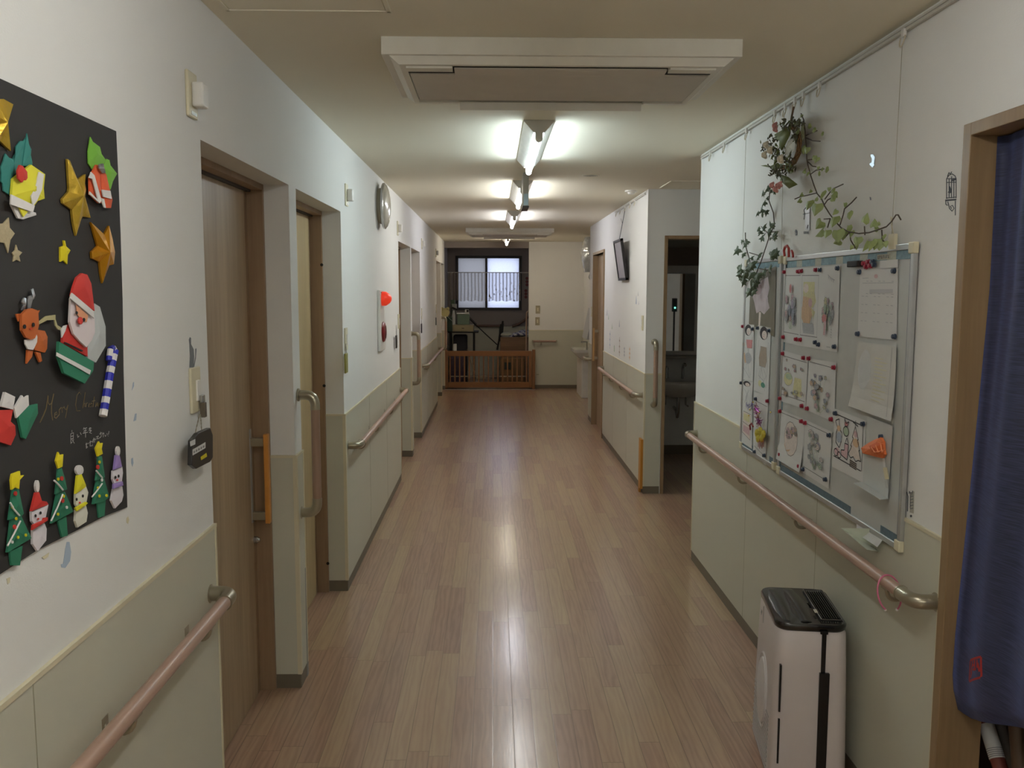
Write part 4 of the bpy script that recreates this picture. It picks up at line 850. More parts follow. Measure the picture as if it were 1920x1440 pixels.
# narrow board sheets
ph = mat('dark_photo_paper', (112, 106, 90), .4, noise=14, var=.4, stretch=(1, 2, 1))
paper('backing_sheet', [(1394, 525), (1408, 520), (1404, 608), (1392, 608)], 'blank white strip at the left of the flower photograph', [], cat='paper')
paper('flower_photograph', [(1408, 517), (1455.5, 499), (1452, 632), (1404, 607)], 'dark photograph of pale pink blossom on the narrow whiteboard', [('f', [(.45, .15), (.7, .12), (.78, .3), (.7, .45), (.8, .6), (.6, .72), (.45, .68), (.3, .74), (.2, .55), (.1, .42), (.25, .3)], mat('pale_blossom', (196, 182, 186), .6, noise=25, var=.25)), ('f', E(.35, .3, .14, .1), mat('pink_blossom', (180, 158, 160), .6, noise=25, var=.2)), ('f', [(.4, .7), (.48, .7), (.46, .95), (.4, .95)], pm['skn']), ('f', E(.62, .5, .12, .12), MAT['pale_blossom'])], cat='photograph', m0=ph)
def lady(q, label, v, curl=0):
    d = [('f', E(.5, .1, .3, .1), pm['blk']), ('f', E(.55, .125, .19, .065), pm['skn']), ('l', [(.15, .22), (.1, .5), (.15, .9)], pen), ('l', [(.85, .22), (.9, .5), (.8, .9)], pen), ('l', [(.3, .3), (.6, .5), (.35, .8)], pen), ('l', [(.7, .3), (.45, .6), (.75, .95)], pen), ('l', [(.45, .12), (.48, .122)], penb), ('l', [(.56, .12), (.59, .122)], penb), ('f', E(.52, .15, .03, .008), pm['red'])]
    if v == 0: d += [('f', [(.35, .27), (.9, .27), (.85, .42), (.45, .42)], pm['red']), ('f', E(.55, .6, .3, .1), pm['gry']), ('f', [(.1, .55), (.25, .5), (.4, .68), (.3, .7)], pm['org']), ('f', E(.12, .36, .1, .05), pm['org']), ('l', [(.1, .75), (.4, .85), (.7, .95)], pen)]
    if v == 1: d += [('f', [(.35, .3), (.75, .3), (.8, .5), (.72, .6), (.3, .6), (.25, .48)], pm['brn']), ('l', [(.4, .62), (.3, .75), (.6, .8)], pen), ('l', [(.6, .62), (.8, .72), (.6, .84)], pen), ('f', E(.42, .86, .12, .05), pm['yel']), ('f', E(.62, .87, .14, .04), mat('crayon_teal', (90, 150, 130), .7)), ('l', [(.3, .3), (.25, .48), (.3, .6), (.72, .6), (.8, .5), (.75, .3)], pen)]
    paper('portrait_sheet', q, label, d, curl=curl)
lady([(1393, 608), (1414, 609), (1412, 715), (1390, 711)], 'drawing of a dark haired lady with red collar, upper left on the narrow whiteboard', 0)
lady([(1421, 610), (1445.5, 614.5), (1441, 743), (1413, 731)], 'drawing of a dark haired lady in a brown kimono, upper right on the narrow whiteboard', 1)
lady([(1390, 712), (1412, 717), (1409, 770), (1388.5, 762)], 'drawing of a long haired lady, in the middle left of the narrow whiteboard', 2)
paper('colouring_sheet', [(1389, 762), (1411, 770), (1410, 842), (1386, 826)], 'colouring sheet of a striped parcel, lower left on the narrow whiteboard', [('f', [(.25, .1), (.9, .12), (.85, .8), (.2, .7)], pm['skn']), ('l', [(.25, .1), (.9, .12), (.85, .8), (.2, .7), (.25, .1)], penb), ('l', [(.22, .4), (.88, .45)], penb), ('f', [(.3, .15), (.8, .17), (.78, .35), (.28, .33)], pm['yel']), ('f', [(.3, .48), (.8, .5), (.78, .7), (.28, .65)], pm['pink'])])
paper('colouring_sheet', [(1414, 735), (1441, 742), (1435, 872), (1412, 850)], 'tall sheet behind the purple tinsel, lower right on the narrow whiteboard', [('l', [(.1, .13), (.95, .16)], penb), ('l', [(.1, .86), (.95, .89)], penb), ('l', [(.06, .1), (.06, .3)], penb)])
# magnets
mr = mat('red_magnet', (160, 40, 62), .35); mb_ = mat('navy_magnet', (62, 74, 92), .35)
def magnet(px, py, c, where):
    p = RW(px, py, BO+.001); mt = mr if c == 'r' else mb_
    o = MB().lathe(p, (-1, 0, 0), [(0, .0085), (.004, .0085), (.005, .006), (.009, .0075), (.011, .006), (.0115, .001)], mt, 16).build('magnet', None, smooth=40)
    tag(o, ('small red' if c == 'r' else 'small navy')+' round magnet '+where, 'magnet', 'round magnets on the whiteboards')
for a in [(1472, 510, 'r', 'at the top left of the grey flower sheet'), (1498, 509, 'r', 'at the top right of the grey flower sheet'), (1504, 508, 'r', 'at the top left of the yellow figure sheet'), (1531, 506, 'r', 'at the top right of the yellow figure sheet'),
          (1539, 506, 'b', 'at the top left of the flag and flowers sheet'), (1572, 503, 'b', 'at the top right of the flag and flowers sheet'), (1470, 632, 'r', 'at the bottom left of the grey flower sheet'), (1494, 636, 'r', 'at the bottom right of the grey flower sheet'), (1502, 637, 'r', 'at the bottom left of the yellow figure sheet'), (1530, 642, 'b', 'at the bottom right of the yellow figure sheet'),
          (1536, 646, 'b', 'at the bottom left of the flag and flowers sheet'), (1566, 650, 'b', 'at the bottom right of the flag and flowers sheet'), (1613, 510, 'b', 'at the top left of the calendar'), (1678, 508, 'b', 'at the top right of the calendar'), (1610, 626, 'b', 'at the bottom left of the calendar'), (1679, 631, 'b', 'at the bottom right of the calendar'),
          (1469, 663, 'r', 'at the top left of the yellow bird sheet'), (1508, 671, 'r', 'at the top right of the yellow bird sheet'), (1518, 672, 'r', 'at the top left of the scattered flowers sheet'), (1565, 689, 'r', 'at the top right of the scattered flowers sheet'), (1464, 747, 'r', 'at the bottom left of the yellow bird sheet'), (1505, 761, 'r', 'at the bottom right of the yellow bird sheet'),
          (1515, 766, 'r', 'at the bottom left of the scattered flowers sheet'), (1560, 786, 'r', 'at the bottom right of the scattered flowers sheet'), (1464, 771, 'r', 'at the top left of the plump figure sheet'), (1504, 790, 'r', 'at the top right of the plump figure sheet'), (1511, 793, 'r', 'at the top left of the faint line drawing'), (1556, 816, 'b', 'at the top right of the faint line drawing'),
          (1464, 852, 'r', 'at the bottom left of the plump figure sheet'), (1500, 874, 'r', 'at the bottom right of the plump figure sheet'), (1507, 880, 'b', 'at the bottom left of the faint line drawing'), (1549, 899, 'b', 'at the bottom right of the faint line drawing'), (1568, 775, 'b', 'at the top left of the bold Christmas sheet'), (1620, 795, 'b', 'at the top right of the bold Christmas sheet'),
          (1394, 612, 'r', 'at the top left of the red collar lady'), (1412, 617, 'b', 'at the top right of the red collar lady'), (1422, 615, 'b', 'at the top left of the kimono lady'), (1443, 620, 'b', 'at the top right of the kimono lady'), (1391, 718, 'b', 'at the left frame of the narrow whiteboard'), (1418, 748, 'b', 'at the top left of the tinsel sheet'), (1440, 752, 'r', 'at the top right of the tinsel sheet'), (1416, 847, 'b', 'at the bottom left of the tinsel sheet'), (1434, 854, 'b', 'at the bottom right of the tinsel sheet')]: magnet(*a)
for i, (a, b, c) in enumerate([(1622, 494, 'r'), (1626, 500, 'r'), (1630, 491, 'r'), (1634, 498, 'r'), (1638, 491, 'b'), (1641, 496, 'b')]):
    magnet(a, b, c, 'in the cluster beside the black eraser, '+['left end', 'lower left', 'upper middle', 'lower middle', 'upper right', 'right end'][i])
p0, p1 = RW(1600, 490, BO), RW(1619, 500, BO)
tag(MB().box(XR-BO-.022, XR-BO, p1.y, p0.y, p1.z, p0.z, mat('black_eraser', (34, 30, 26), .7)).build('eraser', bevel=.003), 'small black magnetic eraser at the top of the wide whiteboard', 'eraser')
tag(MB().box(XR-BO-.002, XR-BO, RW(1684, 495, BO).y, RW(1651, 495, BO).y, RW(1660, 503, BO).z, RW(1660, 488, BO).z, whitew).build('paper_tab'), 'small white paper tab above the calendar', 'paper')
m = MB(); a0, a1 = RW(1645, 486, BO).y, RW(1668, 486, BO).y; za, zb_ = RW(1655, 487, BO).z, RW(1655, 477, BO).z
m.box(XR-BO-.001, XR-BO, a1, a0, za, zb_, mat('beige_label', (178, 172, 152), .7))
for i in range(7):
    yy = a0-.008-(a0-a1-.014)*i/6; h_ = (zb_-za)
    m.box(XR-BO-.0014, XR-BO-.001, yy-.0016, yy+.0016, za+h_*.2, za+h_*.8, penb)
    if i % 2: m.box(XR-BO-.0014, XR-BO-.001, yy-.004, yy+.001, za+h_*.65, za+h_*.8, penb)
    else: m.box(XR-BO-.0014, XR-BO-.001, yy-.004, yy+.001, za+h_*.2, za+h_*.32, penb)
tag(m.build('printed_label'), 'beige printed label strip on the top border of the wide whiteboard', 'label')

# orange chiffon flower with hanging strip
orf = mat('orange_crepe', (236, 128, 70), .6, noise=40, var=.15, bump=(60, .6, .004))
o = thing('crepe_flower', RW(1645, 850, .04), 'orange crepe flower ornament hung on the lower right of the wide whiteboard', 'ornament')
fl = [(1619, 840), (1632, 831), (1645, 824), (1655, 820), (1660, 828), (1661, 845), (1663, 852), (1658, 859), (1648, 857), (1634, 853), (1622, 850)]
MB().prism([RW(a, b, .022) for a, b in fl], (-1, 0, 0), .008, orf, .016).build('petals', o)
m = MB(); m.prism([RW(a, b, .042) for a, b in [(1632, 836), (1646, 829), (1656, 832), (1657, 846), (1646, 850), (1636, 846)]], (-1, 0, 0), .004, mat('orange_crepe_dark', (222, 104, 48), .6), .006)
for k in range(3): m.tube([RW(1633+k*9, 838-k*3, .05), RW(1640+k*7, 848, .052), RW(1650+k*4, 846-k*2, .05)], .0018, mat('orange_crepe_light', (240, 150, 100), .6), 6)
m.build('flower_centre', o)
MB().prism([RW(a, b, .022) for a, b in [(1655, 860), (1659, 859), (1661, 876), (1657, 876)]], (-1, 0, 0), .001, whitew).prism([RW(a, b, .022) for a, b in [(1656, 877), (1663, 876), (1667, 898), (1660, 899)]], (-1, 0, 0), .001, yel).prism([RW(a, b, .022) for a, b in [(1659, 902), (1664, 901), (1666, 916), (1661, 915)]], (-1, 0, 0), .001, bw).build('hanging_strip', o)
MB().lathe(RW(1654, 819, .02), (-1, 0, 0), [(0, .008), (.01, .007), (.012, .001)], mb_, 14).build('magnet', o)
# purple tinsel with yellow flower
o = thing('tinsel_ornament', RW(1424, 830, .05), 'purple tinsel and yellow flower ornament hanging on the narrow whiteboard', 'ornament')
m = MB(); tin = mat('purple_tinsel', (150, 40, 140), .25, .8); tiny = mat('gold_tinsel', (220, 200, 110), .2, .8); rd = random.Random(4)
for i in range(70):
    t = i/70; a = 1416+8*t+rd.uniform(-2, 3); b = 760+40*t+rd.uniform(-4, 4); c0 = RW(a, b, .035+rd.uniform(-.01, .012)); d = V((rd.uniform(-1, 1), rd.uniform(-1, 1), rd.uniform(-1, 1))).normalized()*rd.uniform(.006, .018)
    m.obox(c0, d, d.orthogonal().normalized()*.0011, d.cross(d.orthogonal()).normalized()*.0003, tin if rd.random() < .85 else tiny)
for i in range(16):
    c0 = RW(1399+i*.8, 760+rd.uniform(-3, 5), .03); d = V((0, rd.uniform(-1, 1), rd.uniform(-1, 1))).normalized()*.012; m.obox(c0, d, (0, .0008, .0008), (.0004, 0, 0), mat('violet_tinsel', (90, 70, 170), .3, .7))
m.build('tinsel', o)
m = MB()
for k, (a, b) in enumerate(((1420, 812), (1426, 808), (1432, 814), (1422, 822), (1429, 822))): m.prism([RW(x, y, .03) for x, y in ell(a, b, 4, 8, 8)], (-1, 0, 0), .003, mat('yellow_petal', (196, 180, 50), .6), .006)
m.build('yellow_flower', o)
m = MB()
for k in range(5): m.tube([RW(1422+k*2.4, 822, .034), RW(1422+k*2.2, 838+3*(k % 2), .036)], .0015, mat('dark_red_stamen', (150, 54, 50), .6), 5)
m.build('stamens', o)
MB().tube([RW(1412, 800, .035), RW(1409, 794, .037), RW(1406, 797, .037), RW(1407, 806, .037)], .004, mat('dark_red_cane', (130, 40, 44), .4), 8).build('small_cane', o)
m = MB()
for a, b in ((1412, 754), (1404, 779), (1424, 774), (1445, 773), (1406, 768)): m.ball(RW(a, b, .045), .004, tiny, seg=8)
m.build('beads', o)
# red canes above the board
m = MB(); m.tube([RW(1471, 480, .03), RW(1470, 470, .03), RW(1472, 463, .03), RW(1476, 461, .03), RW(1479, 466, .03), RW(1479, 482, .03)], .0052, mat('red_cane', (176, 58, 50), .45), 8)
tag(m.build('cane_ornament', smooth=40), 'red hooked cane ornament on the top edge between the two whiteboards', 'ornament')
m = MB(); m.tube([RW(1484, 470, .028), RW(1486, 474, .028), RW(1487, 482, .028)], .005, MAT['red_cane'], 8)
tag(m.build('red_ornament', smooth=40), 'tiny red curved ornament right of the red hooked cane', 'ornament')

# ------------------------------------------------------------------ wall decals, right
dk = mat('dark_grey_vinyl', (70, 72, 78), .6); dk2 = mat('mid_grey_vinyl', (120, 120, 124), .6)
m = MB(); cg = lambda a, b: (a/2.571+1680, b/2.571)
strokes(m, [[(244, 862), (244, 958)], [(290, 862), (290, 955)], [(244, 862), (255, 845), (270, 838), (285, 848), (290, 862)], [(256, 862), (256, 955)], [(268, 850), (268, 955)], [(279, 860), (279, 955)],
            [(244, 862), (290, 860)], [(244, 880), (290, 878)], [(242, 955), (290, 950)], [(238, 965), (290, 962)], [(240, 970), (240, 985), (248, 990)], [(286, 968), (286, 1038)], [(250, 972), (258, 1005), (270, 1018), (280, 1005), (272, 990), (262, 995), (268, 1005)], [(248, 850), (255, 832), (262, 840), (268, 828)]], cg, .0008, .0011, dk, RW)
for pl in ([(258, 895), (264, 905), (270, 925), (262, 932), (250, 928), (258, 915)], [(238, 962), (290, 958), (290, 966), (238, 970)], [(266, 866), (290, 858), (290, 868), (270, 874)]): pq(m, [cg(a, b) for a, b in pl], .0008, .0004, dk, RW)
tag(m.build('birdcage_decal'), 'grey birdcage wall decal on a scroll bracket, left of the curtain doorway', 'sticker')
m = MB(); cs = lambda a, b: (a/6+1490, b/6+260); shiny = mat('holographic_foil', (150, 158, 166), .3, .5, noise=60, var=.2)
pq(m, [cs(a, b) for a, b in [(858, 178), (885, 176), (905, 205), (895, 280), (900, 300), (878, 325), (848, 295), (845, 280), (870, 265), (872, 220), (858, 200)]], .002, .001, shiny, RW)
tag(m.build('foil_sticker'), 'shiny silver foil sticker on the wall above the heart leaf vine', 'sticker')
m = MB(); pq(m, [cs(a, b) for a, b in [(846, 655), (858, 660), (862, 690), (850, 692)]], .002, .001, MAT['mid_grey_vinyl'], RW)
tag(m.build('foil_sticker'), 'tiny grey foil fleck on the wall below the bigger foil sticker', 'sticker')
m = MB(); pq(m, [cs(a, b) for a, b in [(118, 770), (170, 760), (170, 1030), (120, 1025)]], .003, .001, mat('pale_ribbon', (186, 188, 190), .3), RW)
for i in range(4): pq(m, [cs(a, b) for a, b in [(105+i*14, 1045), (112+i*14, 1043), (112+i*14, 1070), (105+i*14, 1072)]], .003, .001, dk, RW)
strokes(m, [[(140, 760), (105, 800), (112, 850), (105, 910)], [(95, 850), (165, 835)], [(150, 970), (140, 1010)]], cs, .005, .0014, dk, RW)
tag(m.build('ribbon_decal'), 'pale vertical ribbon with dark bow marks hanging left of the heart leaf vine', 'ornament')
m = MB(); pq(m, [cs(a, b) for a, b in [(5, 1040), (15, 1020), (30, 1040), (28, 1085), (12, 1090)]], .001, .0005, dk, RW)
tag(m.build('star_decal'), 'tiny dark grey decal just above the whiteboards', 'sticker')
m = MB(); ch = lambda a, b: (a/2.483+1680, b/2.483+860)
strokes(m, [[(50, 155), (56, 175), (54, 245)], [(62, 152), (68, 165), (66, 230)], [(78, 150), (74, 170)], [(60, 160), (78, 158)]], ch, .001, .0012, dk, RW); pq(m, [ch(a, b) for a, b in [(65, 160), (85, 152), (82, 255), (64, 250)]], .0008, .0004, mat('pale_grey_print2', (178, 174, 162), .7), RW)
pq(m, [ch(a, b) for a, b in ell(70, 267, 5, 6, 8)], .001, .0005, dk, RW)
for i in range(5): pq(m, [ch(a, b) for a, b in [(66, 175+i*14), (80, 172+i*14), (80, 177+i*14), (66, 180+i*14)]], .0013, .0003, dk2, RW)
tag(m.build('small_decal'), 'small grey vertical decal on the panel top between the whiteboard and the doorway', 'sticker')
# small flower decals on far right wall
cd_ = lambda a, b: (a/7.2+1040, b/7.2+420)
for i, (cx, cy, hh, c, lb) in enumerate([(708, 1190, 45, 'gry', 'tiny grey cone decal highest by the far right door'), (728, 1250, 40, 'grn', 'faint green sprig decal by the far right door'), (775, 1380, 40, 'grn', 'tiny green decal low by the far right door'), (875, 1340, 50, 'gry', 'thin grey decal in the middle of the far right wall'),
                                         (1102, 1020, 60, 'blu', 'faint blue decal below the tilted frame'), (1128, 940, 30, 'gry', 'highest faint decal right of the tilted frame'), (1135, 1065, 25, 'pur', 'faint lilac decal right of the tilted frame')]):
    p = RW(*cd_(cx, cy)); k = hh/7.2/1659*p.y
    m = MB(); m.prism([(XR-.0006, p.y-k*.8, p.z-k), (XR-.0006, p.y, p.z+k), (XR-.0006, p.y+k*.8, p.z-k)], (-1, 0, 0), .0005, pm[c]); tag(m.build('small_decal'), lb, 'sticker')
for i, (px, y0, y1, c, lb) in enumerate([(1144, 620, 654, 'blu', 'tall pale blue flower decal on the far right wall'), (1162, 632, 668, 'brn', 'tall brown flower decal on the far right wall'), (1181, 650, 676, 'org', 'orange stemmed flower decal nearest the recess corner'), (1171, 650, 670, 'gry', 'short grey flower decal between the brown and orange ones'), (1152, 648, 660, 'grn', 'short green flower decal between the blue and brown ones')]):
    a = RW(px, y0); b = RW(px, y1); m = MB(); m.box(XR-.0012, XR-.0006, a.y-.006, a.y+.006, b.z, a.z, pm[c])
    for s_ in (.2, .5, .8): m.prism([(XR-.0008, a.y-.035, a.z*(1-s_)+b.z*s_), (XR-.0008, a.y, a.z*(1-s_)+b.z*s_+.02), (XR-.0008, a.y+.035, a.z*(1-s_)+b.z*s_), (XR-.0008, a.y, a.z*(1-s_)+b.z*s_-.012)], (-1, 0, 0), .0006, pm[c])
    tag(m.build('flower_decal'), lb, 'sticker', 'flower decals on the far right wall')

# ------------------------------------------------------------------ vines and swag
stemm = mat('vine_stem', (84, 72, 58), .7); ivy = mat('dark_ivy_leaf', (84, 98, 72), .55, noise=40, var=.3); heart = mat('heart_leaf', (150, 164, 104), .55, noise=50, var=.25); dryl = mat('dry_leaf', (120, 118, 88), .7)
def leaf(m, c, n, up, ln, wd_, mt, kind='heart'):
    c = V(c); n = V(n).normalized(); up = V(up); up = (up-n*up.dot(n)).normalized(); sd = n.cross(up)
    if kind == 'heart': pr = [(0, 0), (.35, -.12), (.52, .15), (.45, .45), (.2, .78), (0, 1.05), (-.2, .78), (-.45, .45), (-.52, .15), (-.35, -.12)]
    elif kind == 'ivy': pr = [(0, 0), (.25, -.15), (.6, -.05), (.35, .3), (.5, .6), (.18, .6), (0, 1.05), (-.18, .6), (-.5, .6), (-.35, .3), (-.6, -.05), (-.25, -.15)]
    else: pr = [(0, 0), (.18, .3), (.14, .7), (0, 1), (-.14, .7), (-.18, .3)]
    vs = [c+sd*(a*wd_)+up*(b*ln)+n*(-abs(a)*wd_*.35) for a, b in pr]; vs.append(c+up*ln*.4+n*.003)
    k = len(pr); m.add(vs, [[i, (i+1) % k, k] for i in range(k)], mt)
def vine(name, label, stems, leaves, kind, mt, group=None, stemr=.0022):
    a = RW(*stems[0][0], .03); o = thing(name, a, label, 'artificial vine', group)
    m = MB(); rd = random.Random(len(leaves))
    for s_ in stems:
        m.tube([RW(px, py, .025+.02*abs(sin(i*1.3+len(s_)))) for i, (px, py) in enumerate(s_)], stemr, stemm, 6)
    m.build('stem', o, smooth=40)
    m = MB()
    for (px, py, sz, ang) in leaves:
        c = RW(px, py, .03+rd.uniform(0, .035)); sc = c.y/FPX*sz
        up = V((rd.uniform(-.4, .2), -sin(R(ang))*1.0, -cos(R(ang)))); n = V((-1, rd.uniform(-.9, .1), rd.uniform(-.2, .5)))
        leaf(m, c, n, up, sc, sc*1.15, mt, kind)
    m.build('leaves', o, solid=.0006)
    return o
cs2 = lambda *a: [(x/6+1490, y/6+260) for x, y in a]
rdv = random.Random(11)
st = [[(1502, 213), (1507, 225), (1510, 250), (1513, 300), (1515, 310), (1519, 326), (1526, 347), (1532, 363), (1540, 372), (1546, 386), (1556, 402), (1566, 415), (1577, 427), (1590, 434), (1610, 438), (1630, 436), (1648, 430), (1662, 425), (1672, 415), (1680, 403), (1684, 403), (1689, 412)]]
st += [cs2((250, 610), (150, 635), (60, 655), (0, 680)), cs2((335, 740), (370, 690), (430, 660), (470, 650)), cs2((340, 680), (400, 600), (440, 560), (545, 512)), cs2((510, 970), (545, 860), (560, 790), (640, 720), (695, 660)), cs2((150, 240), (225, 228)), cs2((180, 400), (240, 355), (330, 340)), cs2((150, 260), (200, 310), (240, 315)), cs2((620, 1060), (630, 1140), (680, 1230)), cs2((610, 1060), (560, 1120)), cs2((790, 1080), (785, 990)), cs2((980, 1030), (985, 1120), (1010, 1190)), cs2((400, 900), (370, 1000)), cs2((400, 900), (330, 905)), [(1510, 255), (1519, 250), (1532, 245)], [(1510, 258), (1524, 264), (1538, 265)]]
lv = []
for (a, b, s_, g) in [(80, 100, 78, 30), (140, 100, 62, -20), (225, 190, 50, 0), (250, 210, 60, 0), (120, 355, 50, -70), (150, 375, 45, 0), (262, 315, 35, 0), (262, 390, 45, 60), (300, 340, 35, 60), (345, 345, 55, 80), (310, 600, 90, 20), (165, 700, 95, 0), (250, 735, 115, -10), (70, 685, 50, -60), (185, 575, 40, -40), (255, 660, 55, -50), (385, 550, 40, 0), (430, 620, 65, 70), (420, 660, 60, 70), (420, 575, 50, 60), (470, 800, 60, -30), (560, 725, 50, 0), (605, 830, 80, 30), (450, 880, 110, 10), (300, 930, 95, -40), (320, 1020, 110, -50), (370, 1030, 80, 0), (480, 1030, 120, 10), (540, 1050, 80, 0), (510, 1140, 80, -70), (600, 980, 100, 0), (640, 1040, 70, 10), (710, 1110, 90, 0), (770, 940, 95, 150), (880, 990, 80, 180), (945, 975, 40, 180), (640, 1200, 50, -20), (680, 1190, 55, 20), (820, 1150, 110, -20), (870, 1150, 110, 10), (930, 1130, 110, 0), (960, 1160, 90, 20), (990, 1090, 60, 40), (1010, 1160, 60, 10), (900, 1020, 50, 90), (1330/1.0-1240, 620, 40, -60)]:
    lv.append((a/6+1490, b/6+260, s_/6*1.15, g))
lv += [(1515, 236, 9, 70), (1524, 243, 9, 80), (1540, 250, 8, 60), (1503, 215, 6, 0)]
vine('heart_leaf_vine', 'pale green heart-leaved artificial vine trailing above the wide whiteboard', st, lv, 'heart', heart)
ci = lambda *a: [(x/2.667+1300, y/2.667+20) for x, y in a]
st = [ci((385, 880), (378, 950), (400, 1010), (405, 1070), (380, 1130), (360, 1190), (340, 1250), (320, 1300), (300, 1350), (285, 1400)), ci((260, 1110), (262, 1180), (280, 1240), (290, 1290)), ci((340, 1080), (370, 1110), (410, 1105)), ci((280, 1210), (330, 1225)), ci((330, 1290), (390, 1300))]
lv = []
for (a, b, s_, g) in [(370, 885, 36, 0), (350, 905, 34, -50), (400, 900, 26, 40), (360, 955, 30, -40), (345, 990, 40, -60), (362, 1000, 30, 0), (395, 1065, 34, 0), (345, 1090, 34, 150), (350, 1130, 38, -70), (375, 1100, 38, 0), (405, 1110, 40, 20), (385, 1085, 34, 180), (225, 1190, 42, -40), (262, 1160, 34, 0), (255, 1180, 30, 180), (330, 1215, 34, 20), (390, 1205, 50, 20), (405, 1210, 40, 60), (275, 1240, 32, 0), (290, 1260, 48, 10), (240, 1290, 44, -60), (260, 1310, 46, -30), (290, 1310, 46, 0), (320, 1320, 42, 30), (345, 1305, 40, 60), (375, 1300, 36, 80), (250, 1345, 40, -20), (285, 1350, 48, 0), (310, 1350, 40, 20), (285, 1395, 44, -20), (300, 1400, 36, 20), (235, 1320, 30, -80), (405, 1130, 26, 30), (300, 1370, 40, 0)]:
    lv.append((a/2.667+1300, b/2.667+20, s_/2.667*1.0, g))
    lv.append((a/2.667+1300+rdv.uniform(-9, 9), b/2.667+20+rdv.uniform(-9, 9), s_/2.667*.7, g+rdv.uniform(-90, 90)))
vine('ivy_vine', 'dark ivy garland hanging from the flower swag down over the narrow whiteboard', st, lv, 'ivy', ivy)
# swag
o = thing('flower_swag', RW(1480, 290, .06), 'dried flower swag with white roses, pink flowers and green ribbon hung from the picture rail', 'flower swag')
cw = lambda a, b: (a/7.2+1400, b/7.2+180)
m = MB(); m.tube([RW(*cw(635, 150), .04), RW(*cw(610, 270), .05), RW(*cw(590, 380), .05)], .004, mat('twig', (110, 84, 62), .8), 8); m.build('stalk', o)
straw = mat('straw_wreath', (136, 104, 66), .85, noise=90, var=.35, bump=(90, .8, .006)); rd = random.Random(5)
m = MB(); ring = [cw(620, 420), cw(700, 500), cw(715, 620), cw(700, 750), cw(650, 880), cw(560, 960), cw(480, 960)]
for k in range(26):
    m.tube([RW(a+rd.uniform(-4, 4), b+rd.uniform(-4, 4), .045+rd.uniform(-.018, .018)) for a, b in ring], .0026, straw, 5)
m.build('straw_arc', o)
m = MB(); ribm = mat('green_satin_ribbon', (104, 114, 58), .6)
for pl, of in (([(375, 520), (480, 460), (600, 400), (590, 520), (540, 620), (480, 740), (440, 700), (460, 610), (400, 590)], .06), ([(470, 1060), (560, 1090), (690, 1195), (575, 1250), (450, 1140)], .06), ([(190, 940), (260, 930), (360, 960), (420, 900), (480, 950), (380, 1020), (330, 970)], .055)):
    m.prism([RW(*cw(a, b), of) for a, b in pl], (-1, 0, 0), .001, ribm, .012)
m.build('ribbon', o, smooth=True)
m = MB(); gp = mat('cream_wrap_paper', (178, 172, 152), .6); m.prism([RW(*cw(a, b), .055) for a, b in [(520, 720), (560, 610), (620, 560), (665, 600), (650, 740), (590, 790), (520, 790)]], (-1, 0, 0), .001, gp, .008)
m.prism([RW(*cw(a, b), .05) for a, b in [(740, 340), (775, 400), (780, 560), (750, 620), (745, 480)]], (-1, 0, 0), .001, mat('green_tissue', (140, 140, 96), .6), .006); m.build('wrap_paper', o)
def rose(c, r, mt, name, squash=.8):
    m = MB(); c = V(c)
    for k in range(9):
        a = k*2.4; rr = r*(.25+.07*k); pc = c+V((-.004*(9-k)*.3, cos(a)*rr*.5, sin(a)*rr*.5))
        m.lathe(pc, (-1, cos(a)*.7, sin(a)*.7), [(-r*.25, r*.3), (0, r*.5), (r*.18, r*.42), (r*.1, r*.2)], mt, 8)
    m.build(name, o, smooth=True)
wr = mat('ivory_rose', (224, 216, 196), .7); pk = mat('dusty_pink_flower', (216, 156, 150), .7)
for a, b, r in ((280, 660, 50), (330, 730, 52), (255, 795, 50), (475, 850, 55)): rose(RW(*cw(a, b), .095), r/7.2/1659*5.2, wr, 'white_rose')
for a, b, r in ((400, 400, 46), (405, 450, 40), (360, 1205, 44), (440, 1210, 44), (410, 1260, 44), (470, 1190, 38)): rose(RW(*cw(a, b), .085), r/7.2/1659*5.0, pk, 'pink_flower')
m = MB(); dg = mat('dark_filler_leaf', (88, 86, 62), .7, noise=40, var=.3)
for k in range(330):
    zone = rd.choice([(330, 640, 150, 150), (400, 790, 120, 100), (570, 870, 110, 130), (540, 400, 120, 70), (660, 370, 80, 50), (420, 1040, 100, 60), (560, 980, 90, 70), (650, 520, 60, 120)])
    a = zone[0]+rd.gauss(0, .45)*zone[2]; b = zone[1]+rd.gauss(0, .45)*zone[3]; c = RW(*cw(a, b), .05+rd.uniform(-.015, .035))
    leaf(m, c, (-1, rd.uniform(-.8, .8), rd.uniform(-.8, .8)), (rd.uniform(-.5, .5), rd.uniform(-1, 1), rd.uniform(-1, 1)), rd.uniform(.012, .026), rd.uniform(.01, .018), dg if rd.random() < .8 else ribm, 'heart' if rd.random() < .5 else 'x')
m.build('filler_foliage', o)
m = MB()
for k in range(16):
    a0_, b0_ = rd.choice([(300, 700), (380, 700), (600, 420), (400, 1050)]); a1_ = a0_+rd.uniform(-130, 60); b1_ = b0_+rd.uniform(-130, 60)
    p = RW(*cw(a0_, b0_), .06); q = RW(*cw(a1_, b1_), .075); m.tube([p, q], .0012, stemm, 4)
    for t in (.5, .7, .85, 1): m.ball(p.lerp(q, t)+V((0, rd.uniform(-.004, .004), rd.uniform(-.004, .004))), .0035, dg, seg=6)
m.build('berry_sprigs', o)

